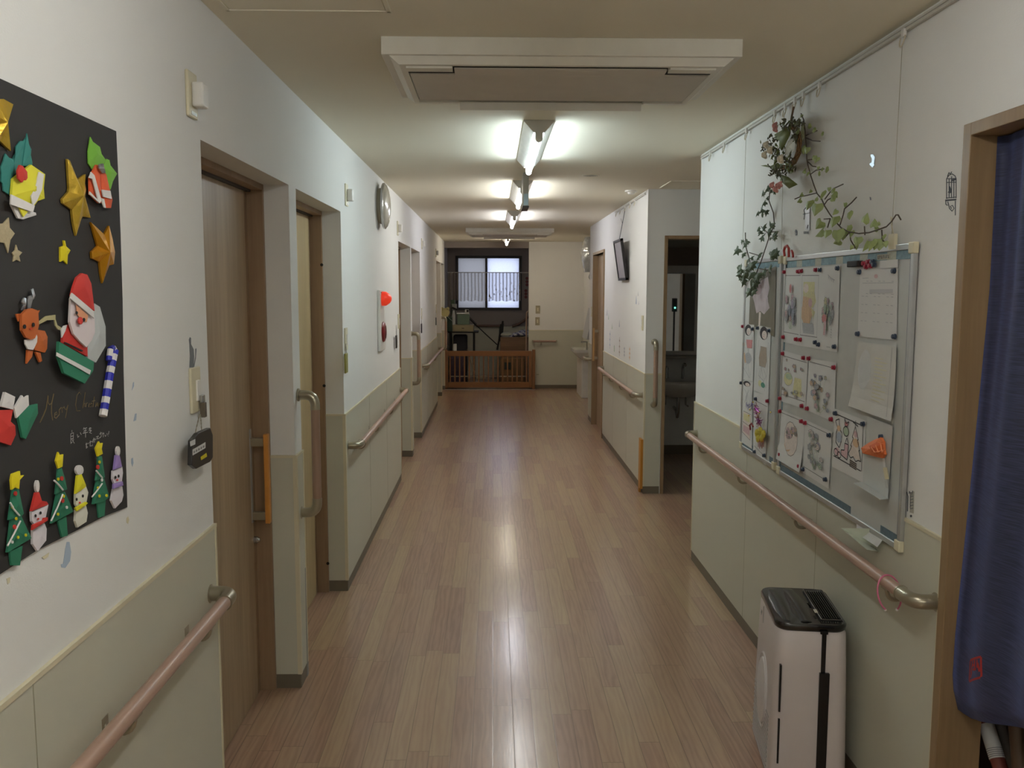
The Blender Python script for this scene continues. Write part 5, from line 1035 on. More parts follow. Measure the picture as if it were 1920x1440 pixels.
# ------------------------------------------------------------------ pink ring on the rail
tag(MB().tube([V((XR-.064, 2.445+.02*sin(a), .757))+V((0, .0, 0))+V((.034*cos(a), 0, .048*sin(a))) for a in [R(-60)+R(300)*i/28 for i in range(29)]], .0026, mat('pink_plastic', (206, 110, 140), .35), 8).ball(V((XR-.064+.034*cos(R(-60)), 2.43, .755+.048*sin(R(-60)))), .0045, white, seg=8).ball(V((XR-.064+.034*cos(R(240)), 2.43, .755+.048*sin(R(240)))), .0045, white, seg=8).build('pink_hoop', smooth=40), 'open pink plastic hoop with white ends hung over the near end of the right handrail', 'hoop')

# ------------------------------------------------------------------ air purifier
PC = V((1.052, 2.9, 0)); ang = R(-8.1)
ex = V((cos(ang), sin(ang), 0)); ey = V((-sin(ang), cos(ang), 0)); Z = V((0, 0, 1))
def rr(hx, hy, r, n=6):
    out = []
    for sx, sy, a0 in ((1, 1, 0), (-1, 1, 90), (-1, -1, 180), (1, -1, 270)):
        for i in range(n+1):
            a = R(a0+90*i/n); out.append((sx*(hx-r)+r*cos(a), sy*(hy-r)+r*sin(a)))
    return out
pw_ = mat('purifier_white', (204, 194, 190), .38, noise=3, var=.01); pb = mat('purifier_black', (20, 19, 19), .18, coat=.3)
o = thing('air_purifier', PC, 'white tower air purifier with a black top standing against the right wall', 'air purifier')
def ring_(hx, hy, r, z, n=6): return [PC+ex*a+ey*b+Z*z for a, b in rr(hx, hy, r, n)]
m = MB(); prof = [(.118, .188, .03, .0), (.124, .192, .035, .02), (.121, .189, .038, .2), (.117, .183, .04, .4), (.113, .178, .042, .522), (.108, .172, .042, .53)]
m.grid([ring_(*p) for p in prof], pw_, True); k0 = len(m.v); m.add(ring_(*prof[0]), [list(range(28))], pw_); m.add(ring_(*prof[-1]), [list(range(28))], pw_)
m.build('housing', o, smooth=50)
m = MB(); prof = [(.106, .170, .04, .528), (.113, .178, .045, .536), (.114, .18, .046, .55), (.110, .176, .044, .556), (.100, .166, .036, .556)]
m.grid([ring_(*p) for p in prof], pb, True); m.add(ring_(.100, .166, .036, .556), [list(range(28))], pb); m.build('top_rim', o, smooth=50)
m = MB()   # raised glossy lid on the corridor side, running along the length
rows = []
for i in range(13):
    t = i/12; x = -.104+t*.135; z = .557+.012*sin(pi*min(1, t*1.1))-.010*math.exp(-((t-.42)/.16)**2)
    rows.append([PC+ex*x+ey*y+Z*(z if abs(y) < .15 else z-.006) for y in (-.166+.02*abs(t-.5), -.15, 0, .15, .166-.02*abs(t-.5))])
m.grid(rows, pb); m.build('lid', o, smooth=True, solid=.002)
m = MB()
for i in range(8):
    x = .040+i*.0075; m.obox(PC+ex*x+ey*.0+Z*.560, ex*.0016, ey*.135, Z*.004, black)
m.obox(PC+ex*.066+Z*.556, ex*.036, ey*.142, Z*.001, dark); m.build('outlet_grille', o)
m = MB(); m.tube([PC+ex*a+ey*b+Z*.5625 for a, b in [(.034, -.145), (.094, -.145), (.098, -.14), (.098, .14), (.094, .145), (.034, .145)]], .0022, mat('grille_chrome', (120, 118, 116), .2, .8), 8, closed=True); m.build('grille_rim', o)
m = MB(); m.obox(PC+ex*.028-ey*.085+Z*.568, ex*.005, ey*.014, Z*.001, mat('label_cream', (206, 200, 180), .5)); m.build('top_label', o)
# corridor face (-ex): round intake disc, slats
fx = lambda z: -(.1245-(z-.02)*.0205)
m = MB(); rows = []
for t_, rz_ in ((-.004, .132), (.003, .132), (.005, .127), (.0, .120), (.0, .114), (.006, .112), (.009, .104), (.010, .001)):
    rows.append([PC+ex*(fx(.25+rz_*sin(2*pi*j_/48))-t_)+ey*(.0+rz_*.68*cos(2*pi*j_/48))+Z*(.25+rz_*sin(2*pi*j_/48)) for j_ in range(48)])
m.grid(rows, mat('purifier_dial', (214, 208, 206), .35), True); m.build('round_dial', o, smooth=40)
m = MB()
for i in range(13): m.obox(PC+ex*(fx(.03+i*.0155)-.0005)+ey*.01+Z*(.03+i*.0155), ex*.0016, ey*.145, Z*.003, mat('purifier_slat', (176, 168, 164), .5))
m.build('intake_slats', o)
m = MB(); m.obox(PC+ex*(fx(.5)-.0005)+ey*.06+Z*.495, ex*.001, ey*.0008, Z*.03, grey)
for k in range(3): m.tube([PC+ex*(fx(.5)-.001)+ey*(.095+.006*k)+Z*(.5-.006*k), PC+ex*(fx(.5)-.001)+ey*(.087+.006*k)+Z*(.494-.006*k), PC+ex*(fx(.5)-.001)+ey*(.095+.006*k)+Z*(.489-.006*k)], .001, grey, 4)
m.build('logo_mark', o)
# end face toward viewer (-ey): slots
m = MB()
for za, zb_ in ((.086, .238), (.262, .42)): m.obox(PC-ex*.097-ey*.184+Z*(za+zb_)/2, ex*.003, ey*.0065, Z*(zb_-za)/2, black)
m.build('side_slot', o)
m = MB(); m.obox(PC+ex*.036-ey*.182+Z*.45, ex*.007, ey*.004, Z*.085, black).obox(PC+ex*.04-ey*.1875+Z*.2, ex*.016, ey*.006, Z*.2, black).obox(PC+ex*.036-ey*.18+Z*.532, ex*.012, ey*.004, Z*.006, black)
m.build('centre_slot', o, bevel=.002)

# ------------------------------------------------------------------ curtain in the right doorway
cm = bpy.data.materials.new('indigo_curtain'); cm.use_nodes = True; nt = cm.node_tree; b = nt.nodes['Principled BSDF']; b.inputs['Roughness'].default_value = .55; b.inputs['Sheen Weight'].default_value = .25; b.inputs['Sheen Tint'].default_value = (.3, .4, 1, 1)
tc = nt.nodes.new('ShaderNodeTexCoord'); mp = nt.nodes.new('ShaderNodeMapping'); mp.inputs['Scale'].default_value = (6, 6, 160); nz = nt.nodes.new('ShaderNodeTexNoise'); nz.inputs['Scale'].default_value = 3
cr = nt.nodes.new('ShaderNodeValToRGB'); cr.color_ramp.elements[0].color = lin((36, 39, 58))+(1,); cr.color_ramp.elements[1].color = lin((62, 67, 96))+(1,); cr.color_ramp.elements[0].position = .35; cr.color_ramp.elements[1].position = .7
nt.links.new(tc.outputs['Object'], mp.inputs[0]); nt.links.new(mp.outputs[0], nz.inputs['Vector']); nt.links.new(nz.outputs['Fac'], cr.inputs[0]); nt.links.new(cr.outputs[0], b.inputs['Base Color'])
o = thing('door_curtain', (1.27, 1.75, .52), 'long indigo blue cloth curtain with a red seal hanging in the right doorway', 'curtain')
def cpt(u, v):    # u 0..1 along the doorway from far to near, v 0 top..1 bottom
    y = 2.225-u*.86-.01*v; z = 2.004-v*(2.004-.50)+.34*min(u, .38)*v**6
    x = 1.254-.036*max(0, min(1, (v-.25)/.6))+.02*max(0, (v-.93)/.07)**2+(.016-.006*v)*sin(u*26+.8*sin(v*2))*(.5+.5*min(1, u*6+.3))+.006*sin(u*57+v)*(1-v)
    if v > .93 and u < .05: z += .012*(1-u/.05)
    return V((x, y+ (.02*v if u < .001 else 0), z))
m = MB(); m.grid([[cpt(j/70, i/28) for j in range(71)] for i in range(29)], cm); m.build('cloth', o, smooth=True, solid=.0016)
m = MB(); m.tube([(1.30, 2.228, 1.99), (1.30, 1.29, 1.99)], .008, grey, 10); m.build('rod', o)
sealm = mat('red_seal_ink', (176, 46, 40), .6); m = MB()
def sq(a, b, c_, d_):   # rectangles in seal space, on the cloth
    pts = [(a, c_), (b, c_), (b, d_), (a, d_)]; vs = []
    for p, q in pts:
        g = P(1817+p*32-q*2, 1243+q*49, 0, 1.222); u = (2.225-g.y)/.86; v = (1.99-g.z)/(1.99-.50); w_ = cpt(max(0, u), v); vs.append(w_-V((.0022, 0, 0)))
    m.add(vs, [(0, 1, 2, 3)], sealm)
def sline(a0_, b0_, a1_, b1_, t=.09):
    n = 5
    for i in range(n):
        x0_, y0_, x1_, y1_ = a0_+(a1_-a0_)*i/n, b0_+(b1_-b0_)*i/n, a0_+(a1_-a0_)*(i+1)/n, b0_+(b1_-b0_)*(i+1)/n
        if abs(a1_-a0_) > abs(b1_-b0_): sq(min(x0_, x1_), max(x0_, x1_), min(y0_, y1_)-t/2, max(y0_, y1_)+t/2)
        else: sq(min(x0_, x1_)-t/2, max(x0_, x1_)+t/2, min(y0_, y1_), max(y0_, y1_))
for a in ((.05, .06, .95, .08), (.05, .08, .02, .9), (.95, .1, 1, .95), (.05, .92, .95, .97), (.3, .12, .2, .6), (.3, .35, .5, .3), (.5, .12, .55, .55), (.7, .15, .72, .5), (.75, .3, .9, .7), (.35, .5, .65, .55), (.25, .6, .15, .8)): sline(*a)
m.build('red_seal', o)
# things below the curtain
for (xp, pa, pb, r, c, lb) in ((1.345, (1854, 1373), (1870, 1423), .019, (120, 62, 52), 'red brown pole with a white label leaning below the curtain'), (1.40, (1880, 1375), (1893, 1423), .015, (120, 116, 110), 'grey pole leaning just right of the labelled one below the curtain'), (1.36, (1908, 1378), (1912, 1423), .02, (96, 76, 60), 'brown pole at the photo right edge below the curtain')):
    ta, tb = P(pa[0], pa[1], 0, xp), P(pb[0], pb[1], 0, xp); d_ = (ta-tb).normalized()
    a = tb-d_*((tb.z-.012)/d_.z); b = tb+d_*((.95-tb.z)/d_.z)
    o = thing('leaning_pole', (a.x, a.y, 0), lb, 'pole', 'poles stored behind the curtain')
    MB().tube([a, b], r, mat('pole_%d' % c[0]+str(c[1]), c, .45), 14).build('shaft', o, smooth=40)
    if c[0] == 120 and c[1] == 62:
        MB().tube([tb, ta+d_*.02], r+.0012, whitew, 14).build('paper_label', o, smooth=40)
        m = MB()
        for k_ in range(5): m.tube([tb+d_*(.004+.005*k_), tb+d_*(.0055+.005*k_)], r+.0016, dk2, 14)
        m.build('barcode_lines', o)
tag(MB().box(1.6, 1.64, 1.0, 2.75, 0, 1.2, mat('store_box_brown', (92, 68, 50), .6)).build('store_board'), 'brown board standing in the store room behind the curtain', 'board')

# ------------------------------------------------------------------ tilted hanging frame, far right wall
o = thing('framed_notice', (1.17, 8.05, 1.71), 'black framed notice tilted forward on the far right wall', 'framed notice')
bl, br_, tr, tl = V((1.19, 8.30, 1.712)), V((1.19, 7.83, 1.712)), V((1.135, 7.83, 2.075)), V((1.135, 8.30, 2.075)); n = (br_-bl).cross(tl-bl).normalized()
if n.x > 0: n = -n
def fq(m, u0, u1, v0, v1, d0, d1, mt):
    g = lambda u, v, d: bl+(br_-bl)*u+(tl-bl)*v+n*d
    m.add([g(u0, v0, d0), g(u1, v0, d0), g(u1, v1, d0), g(u0, v1, d0), g(u0, v0, d1), g(u1, v0, d1), g(u1, v1, d1), g(u0, v1, d1)], [(0, 1, 2, 3), (4, 5, 6, 7), (0, 1, 5, 4), (1, 2, 6, 5), (2, 3, 7, 6), (3, 0, 4, 7)], mt)
m = MB(); bf = mat('black_picture_frame', (30, 26, 26), .35)
for a in ((0, 1, 0, .06), (0, 1, .94, 1), (0, .05, 0, 1), (.95, 1, 0, 1)): fq(m, *a, -.005, .02, bf)
m.build('frame', o, bevel=.002); m = MB(); fq(m, .04, .96, .05, .95, -.002, .012, mat('notice_print', (176, 172, 178), .4, noise=30, var=.2)); m.build('print', o)
m = MB(); m.tube([(1.14, 8.06, 2.07), (1.185, 8.05, 2.33)], .003, dk, 6).tube([(1.165, 8.055, 2.22), (1.165, 8.15, 2.27)], .002, dk, 5); m.build('cord', o)
tag(MB().box(XR-.028, XR-.012, 6.99, 7.03, .0, .44, mat('orange_guard', (190, 130, 44), .45)).box(XR-.03, XR-.009, YD-.016, YD+.05, .04, .44, MAT['orange_guard']).build('corner_guard', bevel=.003), 'orange wooden corner guard at the foot of the recess corner', 'corner guard')

# ------------------------------------------------------------------ washroom fittings
por = mat('porcelain', (214, 212, 206), .15, coat=.4)
o = thing('wash_basin', (1.82, 8.45, .6), 'white wall basin in the dark washroom under the mirror', 'wash basin', 'wash basins')
def basin(o, cx, yb, z, hw, dp, face=(0, -1, 0)):
    m = MB(); rows = []
    for (f, zz, w_) in ((1, z, 1), (1, z-.03, 1), (.9, z-.09, .9), (.6, z-.16, .55), (.4, z-.18, .3)):
        rows.append([V((cx+cos(pi*i/12)*hw*w_, yb-sin(pi*i/12)**.5*dp*f if i not in (0, 12) else yb, zz)) for i in range(13)]+[V((cx-hw*w_, yb, zz))])
    m.grid(rows, por)
    rows = []
    for (f, zz, w_) in ((1, z, 1), (.9, z+.002, .92), (.84, z-.02, .85), (.6, z-.1, .6), (.2, z-.12, .2)):
        rows.append([V((cx+cos(pi*i/12)*hw*w_, yb-.02-sin(pi*i/12)**.5*(dp-.03)*f if 0 < i < 12 else yb-.02*(w_ < 1), zz)) for i in range(13)])
    m.grid(rows, por); m.build('bowl', o, smooth=50, solid=.006)
basin(o, 1.82, 8.655, .76, .28, .42)
m = MB(); m.tube([(1.86, 8.6, .76), (1.86, 8.6, .86)]+arc((1.86, 8.6, .86), (1.86, 8.58, .93), (1.86, 8.48, .9)), .013, silver, 12).lathe((1.7, 8.6, .76), (0, 0, 1), [(0, .02), (.07, .018), (.1, .02), (.12, .01)], silver, 14); m.build('faucet', o, smooth=40)
m = MB(); m.tube([(1.79, 8.45, .6), (1.79, 8.45, .45), (1.79, 8.48, .4), (1.79, 8.53, .45), (1.79, 8.65, .47)], .016, silver, 12).tube([(1.9, 8.62, .7), (1.9, 8.62, .5), (1.93, 8.65, .48)], .009, silver, 8).tube([(1.7, 8.62, .7), (1.7, 8.62, .5)], .008, silver, 8); m.build('drain_trap', o, smooth=40)
mir = mat('mirror_glass', (220, 222, 224), .02, 1)
o = thing('wall_mirror', (1.8, 8.64, 1.03), 'tall mirror above the basin in the dark washroom', 'mirror')
MB().box(1.58, 1.97, 8.635, 8.645, 1.03, 1.78, mir).build('glass', o); MB().box(1.575, 1.975, 8.645, 8.66, 1.025, 1.785, alum).build('backing', o)
tag(MB().box(1.5, 2.1, 8.5, 8.66, .965, .99, mat('shelf_grey', (150, 146, 138), .5)).build('wall_shelf', bevel=.003), 'narrow grey shelf between the washroom mirror and basin', 'shelf')
tag(MB().box(1.45, 2.6, 8.35, 8.66, 1.86, 2.02, mat('washroom_dark_cabinet', (96, 80, 68), .5)).build('wall_cabinet', bevel=.004), 'dark wooden shelf box above the washroom mirror', 'cabinet')
o = thing('exhaust_fan', (1.86, 8.6, 2.2), 'small dark square exhaust vent high on the washroom wall', 'vent')
MB().box(1.79, 1.93, 8.645, 8.66, 2.16, 2.3, grey).build('frame', o)
m = MB()
for i in range(6): m.box(1.8, 1.92, 8.64, 8.646, 2.172+i*.02, 2.182+i*.02, dark)
m.build('louvers', o)
# slim stand seen in the mirror
o = thing('tripod_stand', (2.3, 6.05, 0), 'slim dark device stand with a green light, seen in the washroom mirror', 'stand')
m = MB().tube([(2.3, 6.05, .35), (2.3, 6.05, 1.35)], .012, dark, 10); m.build('pole', o, smooth=40)
for k in range(3): MB().tube([(2.3, 6.05, .45), (2.3+.26*cos(2.1*k), 6.05+.26*sin(2.1*k), .008)], .009, dark, 8).build('leg', o)
MB().box(2.27, 2.33, 6.03, 6.09, 1.35, 1.52, dark).build('device', o, bevel=.006)
MB().ball((2.3, 6.093, 1.40), .011, mat('green_led', (90, 240, 190), .3, emit=((.2, 1, .7), 1.5)), seg=10).build('green_light', o)

# ------------------------------------------------------------------ basin, mirror and plastic bundle at the far right
o = thing('wash_basin', (1.34, 13.4, 0), 'white wall basin at the far right end of the corridor', 'wash basin', 'wash basins')
m = MB(); prof = [(0, .0, .74), (0, .0, .70), (.06, .05, .63), (.14, .1, .58)]
rows = [[V((1.485, 13.0+b_, z)), V((1.22+a_, 13.0+b_, z)), V((1.2+a_, 13.04+b_, z)), V((1.2+a_, 13.66-b_, z)), V((1.22+a_, 13.7-b_, z)), V((1.485, 13.7-b_, z))] for a_, b_, z in prof]
m.grid(rows, por); m.add([V((1.485, 13.0, .74)), V((1.22, 13.0, .74)), V((1.2, 13.04, .74)), V((1.2, 13.66, .74)), V((1.22, 13.7, .74)), V((1.485, 13.7, .74))], [(0, 1, 2, 3, 4, 5)], por); m.build('bowl', o)
MB().box(1.33, 1.475, 13.2, 13.95, 0.0, .6, white).build('pedestal', o, bevel=.01)
m = MB(); m.tube([(1.42, 13.35, .74), (1.42, 13.35, .84), (1.33, 13.35, .84)], .012, silver, 10); m.build('faucet', o)
tag(MB().add([(1.47, 12.9, .9), (1.47, 13.6, .9), (1.478, 13.6, 1.35), (1.478, 12.9, 1.35), (1.37, 12.9, .9), (1.37, 13.6, .9), (1.465, 13.6, 1.35), (1.465, 12.9, 1.35)], [(0, 1, 2, 3), (4, 5, 6, 7), (0, 4, 7, 3), (1, 5, 6, 2), (0, 1, 5, 4), (3, 2, 6, 7)], mat('pale_mirror_back', (176, 176, 178), .3)).build('tilted_mirror'), 'pale tilted mirror panel above the far right basin', 'mirror')
o = thing('plastic_bundle', (1.36, 12.6, 1.86), 'bundle wrapped in shiny clear plastic hanging high on the far right wall', 'plastic bundle')
pv = mat('shiny_plastic_film', (204, 210, 210), .12, .15, coat=1, bump=(14, 1, .03)); m = MB(); rd = random.Random(3)
rows = []
for i in range(15):
    z = 2.36-i*.035; w_ = (.6+.4*sin(pi*i/14))
    rows.append([V((1.36+cos(2*pi*j/16)*.115*w_*(1+rd.uniform(-.1, .1)), 12.6+sin(2*pi*j/16)*.3*w_*(1+rd.uniform(-.06, .06)), z)) for j in range(16)])
m.grid(rows, pv, True); m.add(rows[0], [list(range(16))], pv); m.add(rows[-1], [list(range(16))], pv); m.build('plastic_wrap', o, smooth=50)
MB().tube([(1.36, 12.45, 1.87), (1.34, 12.45, 1.8), (1.36, 12.45, 1.76), (1.38, 12.45, 1.8)], .009, white, 8, closed=True).build('loop_handle', o, smooth=40)
MB().box(1.4, 1.48, 12.35, 12.8, 1.845, 1.865, mat('bundle_bracket', (150, 100, 80), .5)).build('wall_bracket', o)

# ------------------------------------------------------------------ gate
o = thing('wooden_gate', (-.05, 14.42, 0), 'low orange pine slatted gate across the end alcove', 'gate')
gy0, gy1 = 14.40, 14.43; gw2 = wood('orange_pine_upright', (124, 82, 44), (152, 106, 62), .45)
for x in (-.782, .585): MB().box(x, x+.05, gy0, gy1, .03, .63, gw2).build('stile', o, bevel=.003)
MB().box(-.732, .585, gy0, gy1, .545, .63, gatew).build('top_rail', o, bevel=.003); MB().box(-.732, .585, gy0, gy1, .03, .12, gatew).build('bottom_rail', o, bevel=.003)
for i in range(17):
    x = -.70+i*1.25/16; MB().box(x-.011, x+.011, gy0+.006, gy1-.006, .12, .545, gw2).build('slat', o)
MB().box(.64, .69, gy0-.005, gy1+.03, 0, .65, gw2).build('latch_post', o, bevel=.004); MB().box(-.788, -.745, gy1, gy1+.03, 0, .65, gw2).build('hinge_post', o, bevel=.003)
tag(MB().box(XL, .7, 14.36, 14.372, 0, .004, alum).build('floor_track'), 'thin pale floor strip in front of the wooden gate', 'floor strip')

# ------------------------------------------------------------------ alcove contents
Q = lambda px, py, y: P(px, py, 1, y)
# curtain rod and lace
o = thing('lace_curtain', (-.1, 15.9, 1.45), 'short white lace curtain on a rod across the alcove window', 'curtain')
zr = Q(900, 511, 15.9).z; xa = XL-.02; xb = 1.0
MB().tube([(xa, 15.9, zr), (xb, 15.9, zr)], .007, white, 8).build('rod', o)
def lace_mat(n, c, a0_):
    m_ = bpy.data.materials.new(n); m_.use_nodes = True; nt = m_.node_tree; b = nt.nodes['Principled BSDF']; b.inputs['Base Color'].default_value = lin(c)+(1,); b.inputs['Roughness'].default_value = .8
    tc = nt.nodes.new('ShaderNodeTexCoord'); vz = nt.nodes.new('ShaderNodeTexVoronoi'); vz.inputs['Scale'].default_value = 16; nt.links.new(tc.outputs['Object'], vz.inputs['Vector'])
    sp = nt.nodes.new('ShaderNodeSeparateXYZ'); nt.links.new(tc.outputs['Object'], sp.inputs[0])
    mr_ = nt.nodes.new('ShaderNodeMapRange'); mr_.inputs['From Min'].default_value = .34; mr_.inputs['From Max'].default_value = .08; mr_.inputs['To Min'].default_value = 0; mr_.inputs['To Max'].default_value = .5 if n == 'lace_right' else .08; nt.links.new(sp.outputs[2], mr_.inputs['Value'])
    cr = nt.nodes.new('ShaderNodeMath'); cr.operation = 'LESS_THAN'; cr.inputs[1].default_value = .28; nt.links.new(vz.outputs['Distance'], cr.inputs[0])
    mu = nt.nodes.new('ShaderNodeMath'); mu.operation = 'MULTIPLY'; nt.links.new(cr.outputs[0], mu.inputs[0]); nt.links.new(mr_.outputs[0], mu.inputs[1])
    ad = nt.nodes.new('ShaderNodeMath'); ad.operation = 'ADD'; ad.inputs[1].default_value = a0_; ad.use_clamp = True; nt.links.new(mu.outputs[0], ad.inputs[0]); wv = nt.nodes.new('ShaderNodeTexWave'); wv.bands_direction = 'X'; wv.inputs['Scale'].default_value = 5; wv.inputs['Distortion'].default_value = 1.5; wv.inputs['Detail Scale'].default_value = .5; nt.links.new(tc.outputs['Object'], wv.inputs['Vector'])
    wp = nt.nodes.new('ShaderNodeMath'); wp.operation = 'POWER'; wp.inputs[1].default_value = 3; nt.links.new(wv.outputs['Fac'], wp.inputs[0])
    wa = nt.nodes.new('ShaderNodeMath'); wa.operation = 'MULTIPLY_ADD'; wa.inputs[1].default_value = .5; wa.use_clamp = True; nt.links.new(wp.outputs[0], wa.inputs[0]); nt.links.new(ad.outputs[0], wa.inputs[2]); nt.links.new(wa.outputs[0], b.inputs['Alpha'])
    return m_
def lace(px0, px1, a_, nm):
    x0 = Q(px0, 511, 15.9).x; x1 = Q(px1, 511, 15.9).x; zb2 = Q(900, 563, 15.9).z; n = 90; m = MB(); rows = []
    for i in range(13):
        v = i/12; rows.append([V((x0+(x1-x0)*j/n, 15.9+(.012+.01*v)*sin(j*.75)+.006*sin(j*.31), zr-(zr-zb2)*v-(.022*abs(sin((x0+(x1-x0)*j/n)*20)) if i == 12 else 0))) for j in range(n+1)])
    m.grid(rows, lace_mat('lace_%s' % nm, (190, 176, 158), a_)); m.build('lace_panel', o, smooth=True)
lace(840, 914, .22, 'left'); lace(916, 976, .36, 'right')
# red stickers
for k, (px, py, h_, lb) in enumerate(((988, 528, 8, 'upper dark red sticker column on the alcove wall right of the window'), (986, 551, 7, 'lower dark red sticker column on the alcove wall right of the window'))):
    m = MB(); mt = mat('dark_red_vinyl', (120, 62, 64), .6)
    for j in (-1, 0, 1): c = Q(px, py+j*6, YA-.001); m.lathe(c, (0, -1, 0), [(0, .028), (.0005, .028)], mt, 9)
    tag(m.build('wall_sticker'), lb, 'sticker')
brown = wood('alcove_rail_brown', (92, 66, 54), (120, 90, 74), .5, axis='x'); bd = wood('bed_board_brown', (104, 78, 54), (130, 98, 68), .5, axis='x')
yb = YA-.07
def pole(name, pts, r, mt, label, cat, smooth=40): return tag(MB().tube(pts, r, mt, 10).build(name, smooth=smooth), label, cat)
pole('handrail', [Q(893, 611, yb), Q(938, 611, yb)], .022, brown, 'horizontal brown handrail on the alcove back wall below the window', 'handrail')
pole('handrail', [Q(960, 612, yb), Q(972, 608, yb), Q(984, 600, yb), Q(992, 592, yb)], .022, brown, 'rising brown handrail on the alcove back wall above the bed', 'handrail')
pole('walking_stick', [Q(878, 596, 15.5), Q(934, 648, 15.5)], .009, dark, 'thin dark walking stick leaning diagonally across the alcove', 'walking stick')
pole('walking_stick', [Q(878, 594, 15.6), Q(893, 609, 15.6)], .022, mat('stick_brown', (84, 70, 54), .6), 'thick brown stick end leaning beside the storage drawers', 'walking stick')
o = thing('grab_rail', (.56, 14.75, 0), 'tall thin upright pole with curved top at the alcove right edge', 'grab rail')
c = Q(987, 600, 14.8)
MB().tube([(c.x, 14.8, .02), (c.x, 14.8, Q(987, 590, 14.8).z)]+arc((c.x, 14.8, Q(987, 590, 14.8).z), (c.x, 14.8, Q(987, 584, 14.8).z), (c.x+.05, 14.8, Q(987, 584, 14.8).z)), .014, mat('pinkish_pole', (160, 134, 116), .4), 10).build('pole', o, smooth=40)
# table with drawers and clutter
o = thing('folding_table', (-.5, 15.25, 0), 'small dark folding table on the left of the alcove', 'table')
zt = Q(870, 622, 15.0).z; x0, x1 = XL+.03, Q(897, 622, 15.0).x
MB().box(x0, x1, 15.0, 15.5, zt-.02, zt, dark).build('tabletop', o)
for x in (x0+.03, x1-.08):
    for y in (15.03, 15.46): MB().box(x-.014, x+.014, y-.014, y+.014, 0, zt-.02, dark).build('leg', o)
def bx(name, pxa, pya, pxb, pyb, y0, y1, mt, label, cat, bev=.004, z0=None):
    a = Q(pxa, pya, y0); b = Q(pxb, pyb, y0); zz = b.z if z0 is None else z0
    return tag(MB().box(min(a.x, b.x), max(a.x, b.x), y0, y1, zz, a.z, mt).build(name, bevel=bev), label, cat)
o = thing('drawer_box', Q(868, 621, 15.05), 'low cream storage box on the alcove table', 'storage box')
a, b = Q(848, 609, 15.05), Q(888, 622, 15.05)
MB().box(a.x, b.x, 15.05, 15.4, zt, a.z, mat('cream_drawer', (150, 138, 108), .5)).build('case', o, bevel=.004)
MB().box(a.x+.02, b.x-.02, 15.042, 15.05, zt+.02, a.z-.02, mat('drawer_front', (160, 146, 110), .5)).box((a.x+b.x)/2-.02, (a.x+b.x)/2+.02, 15.036, 15.042, zt+.05, zt+.06, dark).build('drawer', o)
zc = a.z
o = thing('clear_tub', Q(868, 609, 15.1), 'greenish clear plastic tub with white lid on the cream storage box', 'tub')
a, b = Q(857, 589, 15.1), Q(880, 609, 15.1)
MB().box(a.x, b.x, 15.1, 15.35, zc, a.z, mat('green_clear_tub', (110, 128, 108), .3)).build('tub', o, bevel=.01); MB().box(a.x-.01, b.x-.01, 15.09, 15.36, a.z, a.z+.018, white).build('lid', o, bevel=.004)
zl = a.z+.018
o = thing('spray_bottle', Q(854, 605, 15.12), 'white spray bottle with dark nozzle beside the clear tub', 'bottle')
c = Q(850.5, 600, 15.15); MB().lathe((c.x, 15.15, zc), (0, 0, 1), [(0, .035), (.15, .035), (.2, .02), (.24, .014)], mat('bottle_white', (190, 190, 186), .4), 14).build('bottle', o, smooth=40)
MB().obox((c.x+.02, 15.15, zc+.27), (.045, 0, -.02), (0, .012, 0), (.006, 0, .014), dark).build('nozzle', o)
o = thing('small_camera', Q(875, 588, 15.2), 'small white and black camera like gadget on the tub lid', 'gadget')
c = Q(875, 585, 15.2); MB().box(c.x-.03, c.x+.035, 15.17, 15.23, zl, zl+.06, white).build('body', o, bevel=.01); MB().lathe((c.x+.015, 15.17, zl+.035), (0, -1, 0), [(0, .02), (.02, .018), (.021, .002)], dark, 14).build('lens', o)
bx('green_bottle_box', 845, 562, 853, 583, 15.3, 15.4, mat('olive_green', (74, 92, 66), .5), 'dark green package standing on the stacked boxes at the alcove left wall', 'package', z0=zc+.0)
bx('tall_package', 847, 570, 856, 609, 15.2, 15.3, mat('pale_wrapped', (140, 138, 130), .3), 'tall pale wrapped package beside the spray bottle', 'package', z0=zc)
# under the table
bx('storage_bag', 850, 628, 876, 700, 15.15, 15.4, mat('dark_bag', (44, 42, 46), .7), 'dark cloth bag under the alcove table', 'bag', .03, 0)
bx('purple_cloth', 842, 668, 872, 715, 14.7, 14.95, mat('dark_purple_cloth', (74, 62, 76), .9, bump=(20, 1, .02)), 'dark purple folded cloth bundle behind the gate on the left', 'cloth', .04, 0)
bx('white_carton', 850, 645, 856, 655, 14.95, 15.0, white, 'tiny white carton seen above the gate on the left', 'carton', .004, 0)
o = thing('broom', (-.45, 14.75, 0), 'pale broom handle leaning behind the gate', 'broom')
MB().tube([Q(877, 655, 15.0), Q(890, 700, 14.7)], .016, mat('pale_handle', (150, 140, 118), .5), 8).build('handle', o)
MB().box(Q(893, 702, 14.7).x, Q(912, 702, 14.7).x, 14.68, 14.74, .14, .2, mat('pale_handle2', (170, 160, 138), .6)).build('head', o, bevel=.01)
# green chair back at left
o = thing('green_bag', Q(843, 600, 15.0), 'dark green bag with a pale strap hanging at the alcove left wall', 'bag')
a, b = Q(840, 594, 14.9), Q(848, 622, 14.9); MB().box(XL+.0, b.x, 14.9, 15.0, b.z, a.z, mat('bag_green', (38, 58, 44), .7)).build('body', o, bevel=.02)
MB().tube([Q(839, 594, 14.89), Q(848, 602, 14.89)], .007, mat('strap_pale', (130, 140, 130), .5), 6).build('strap', o)
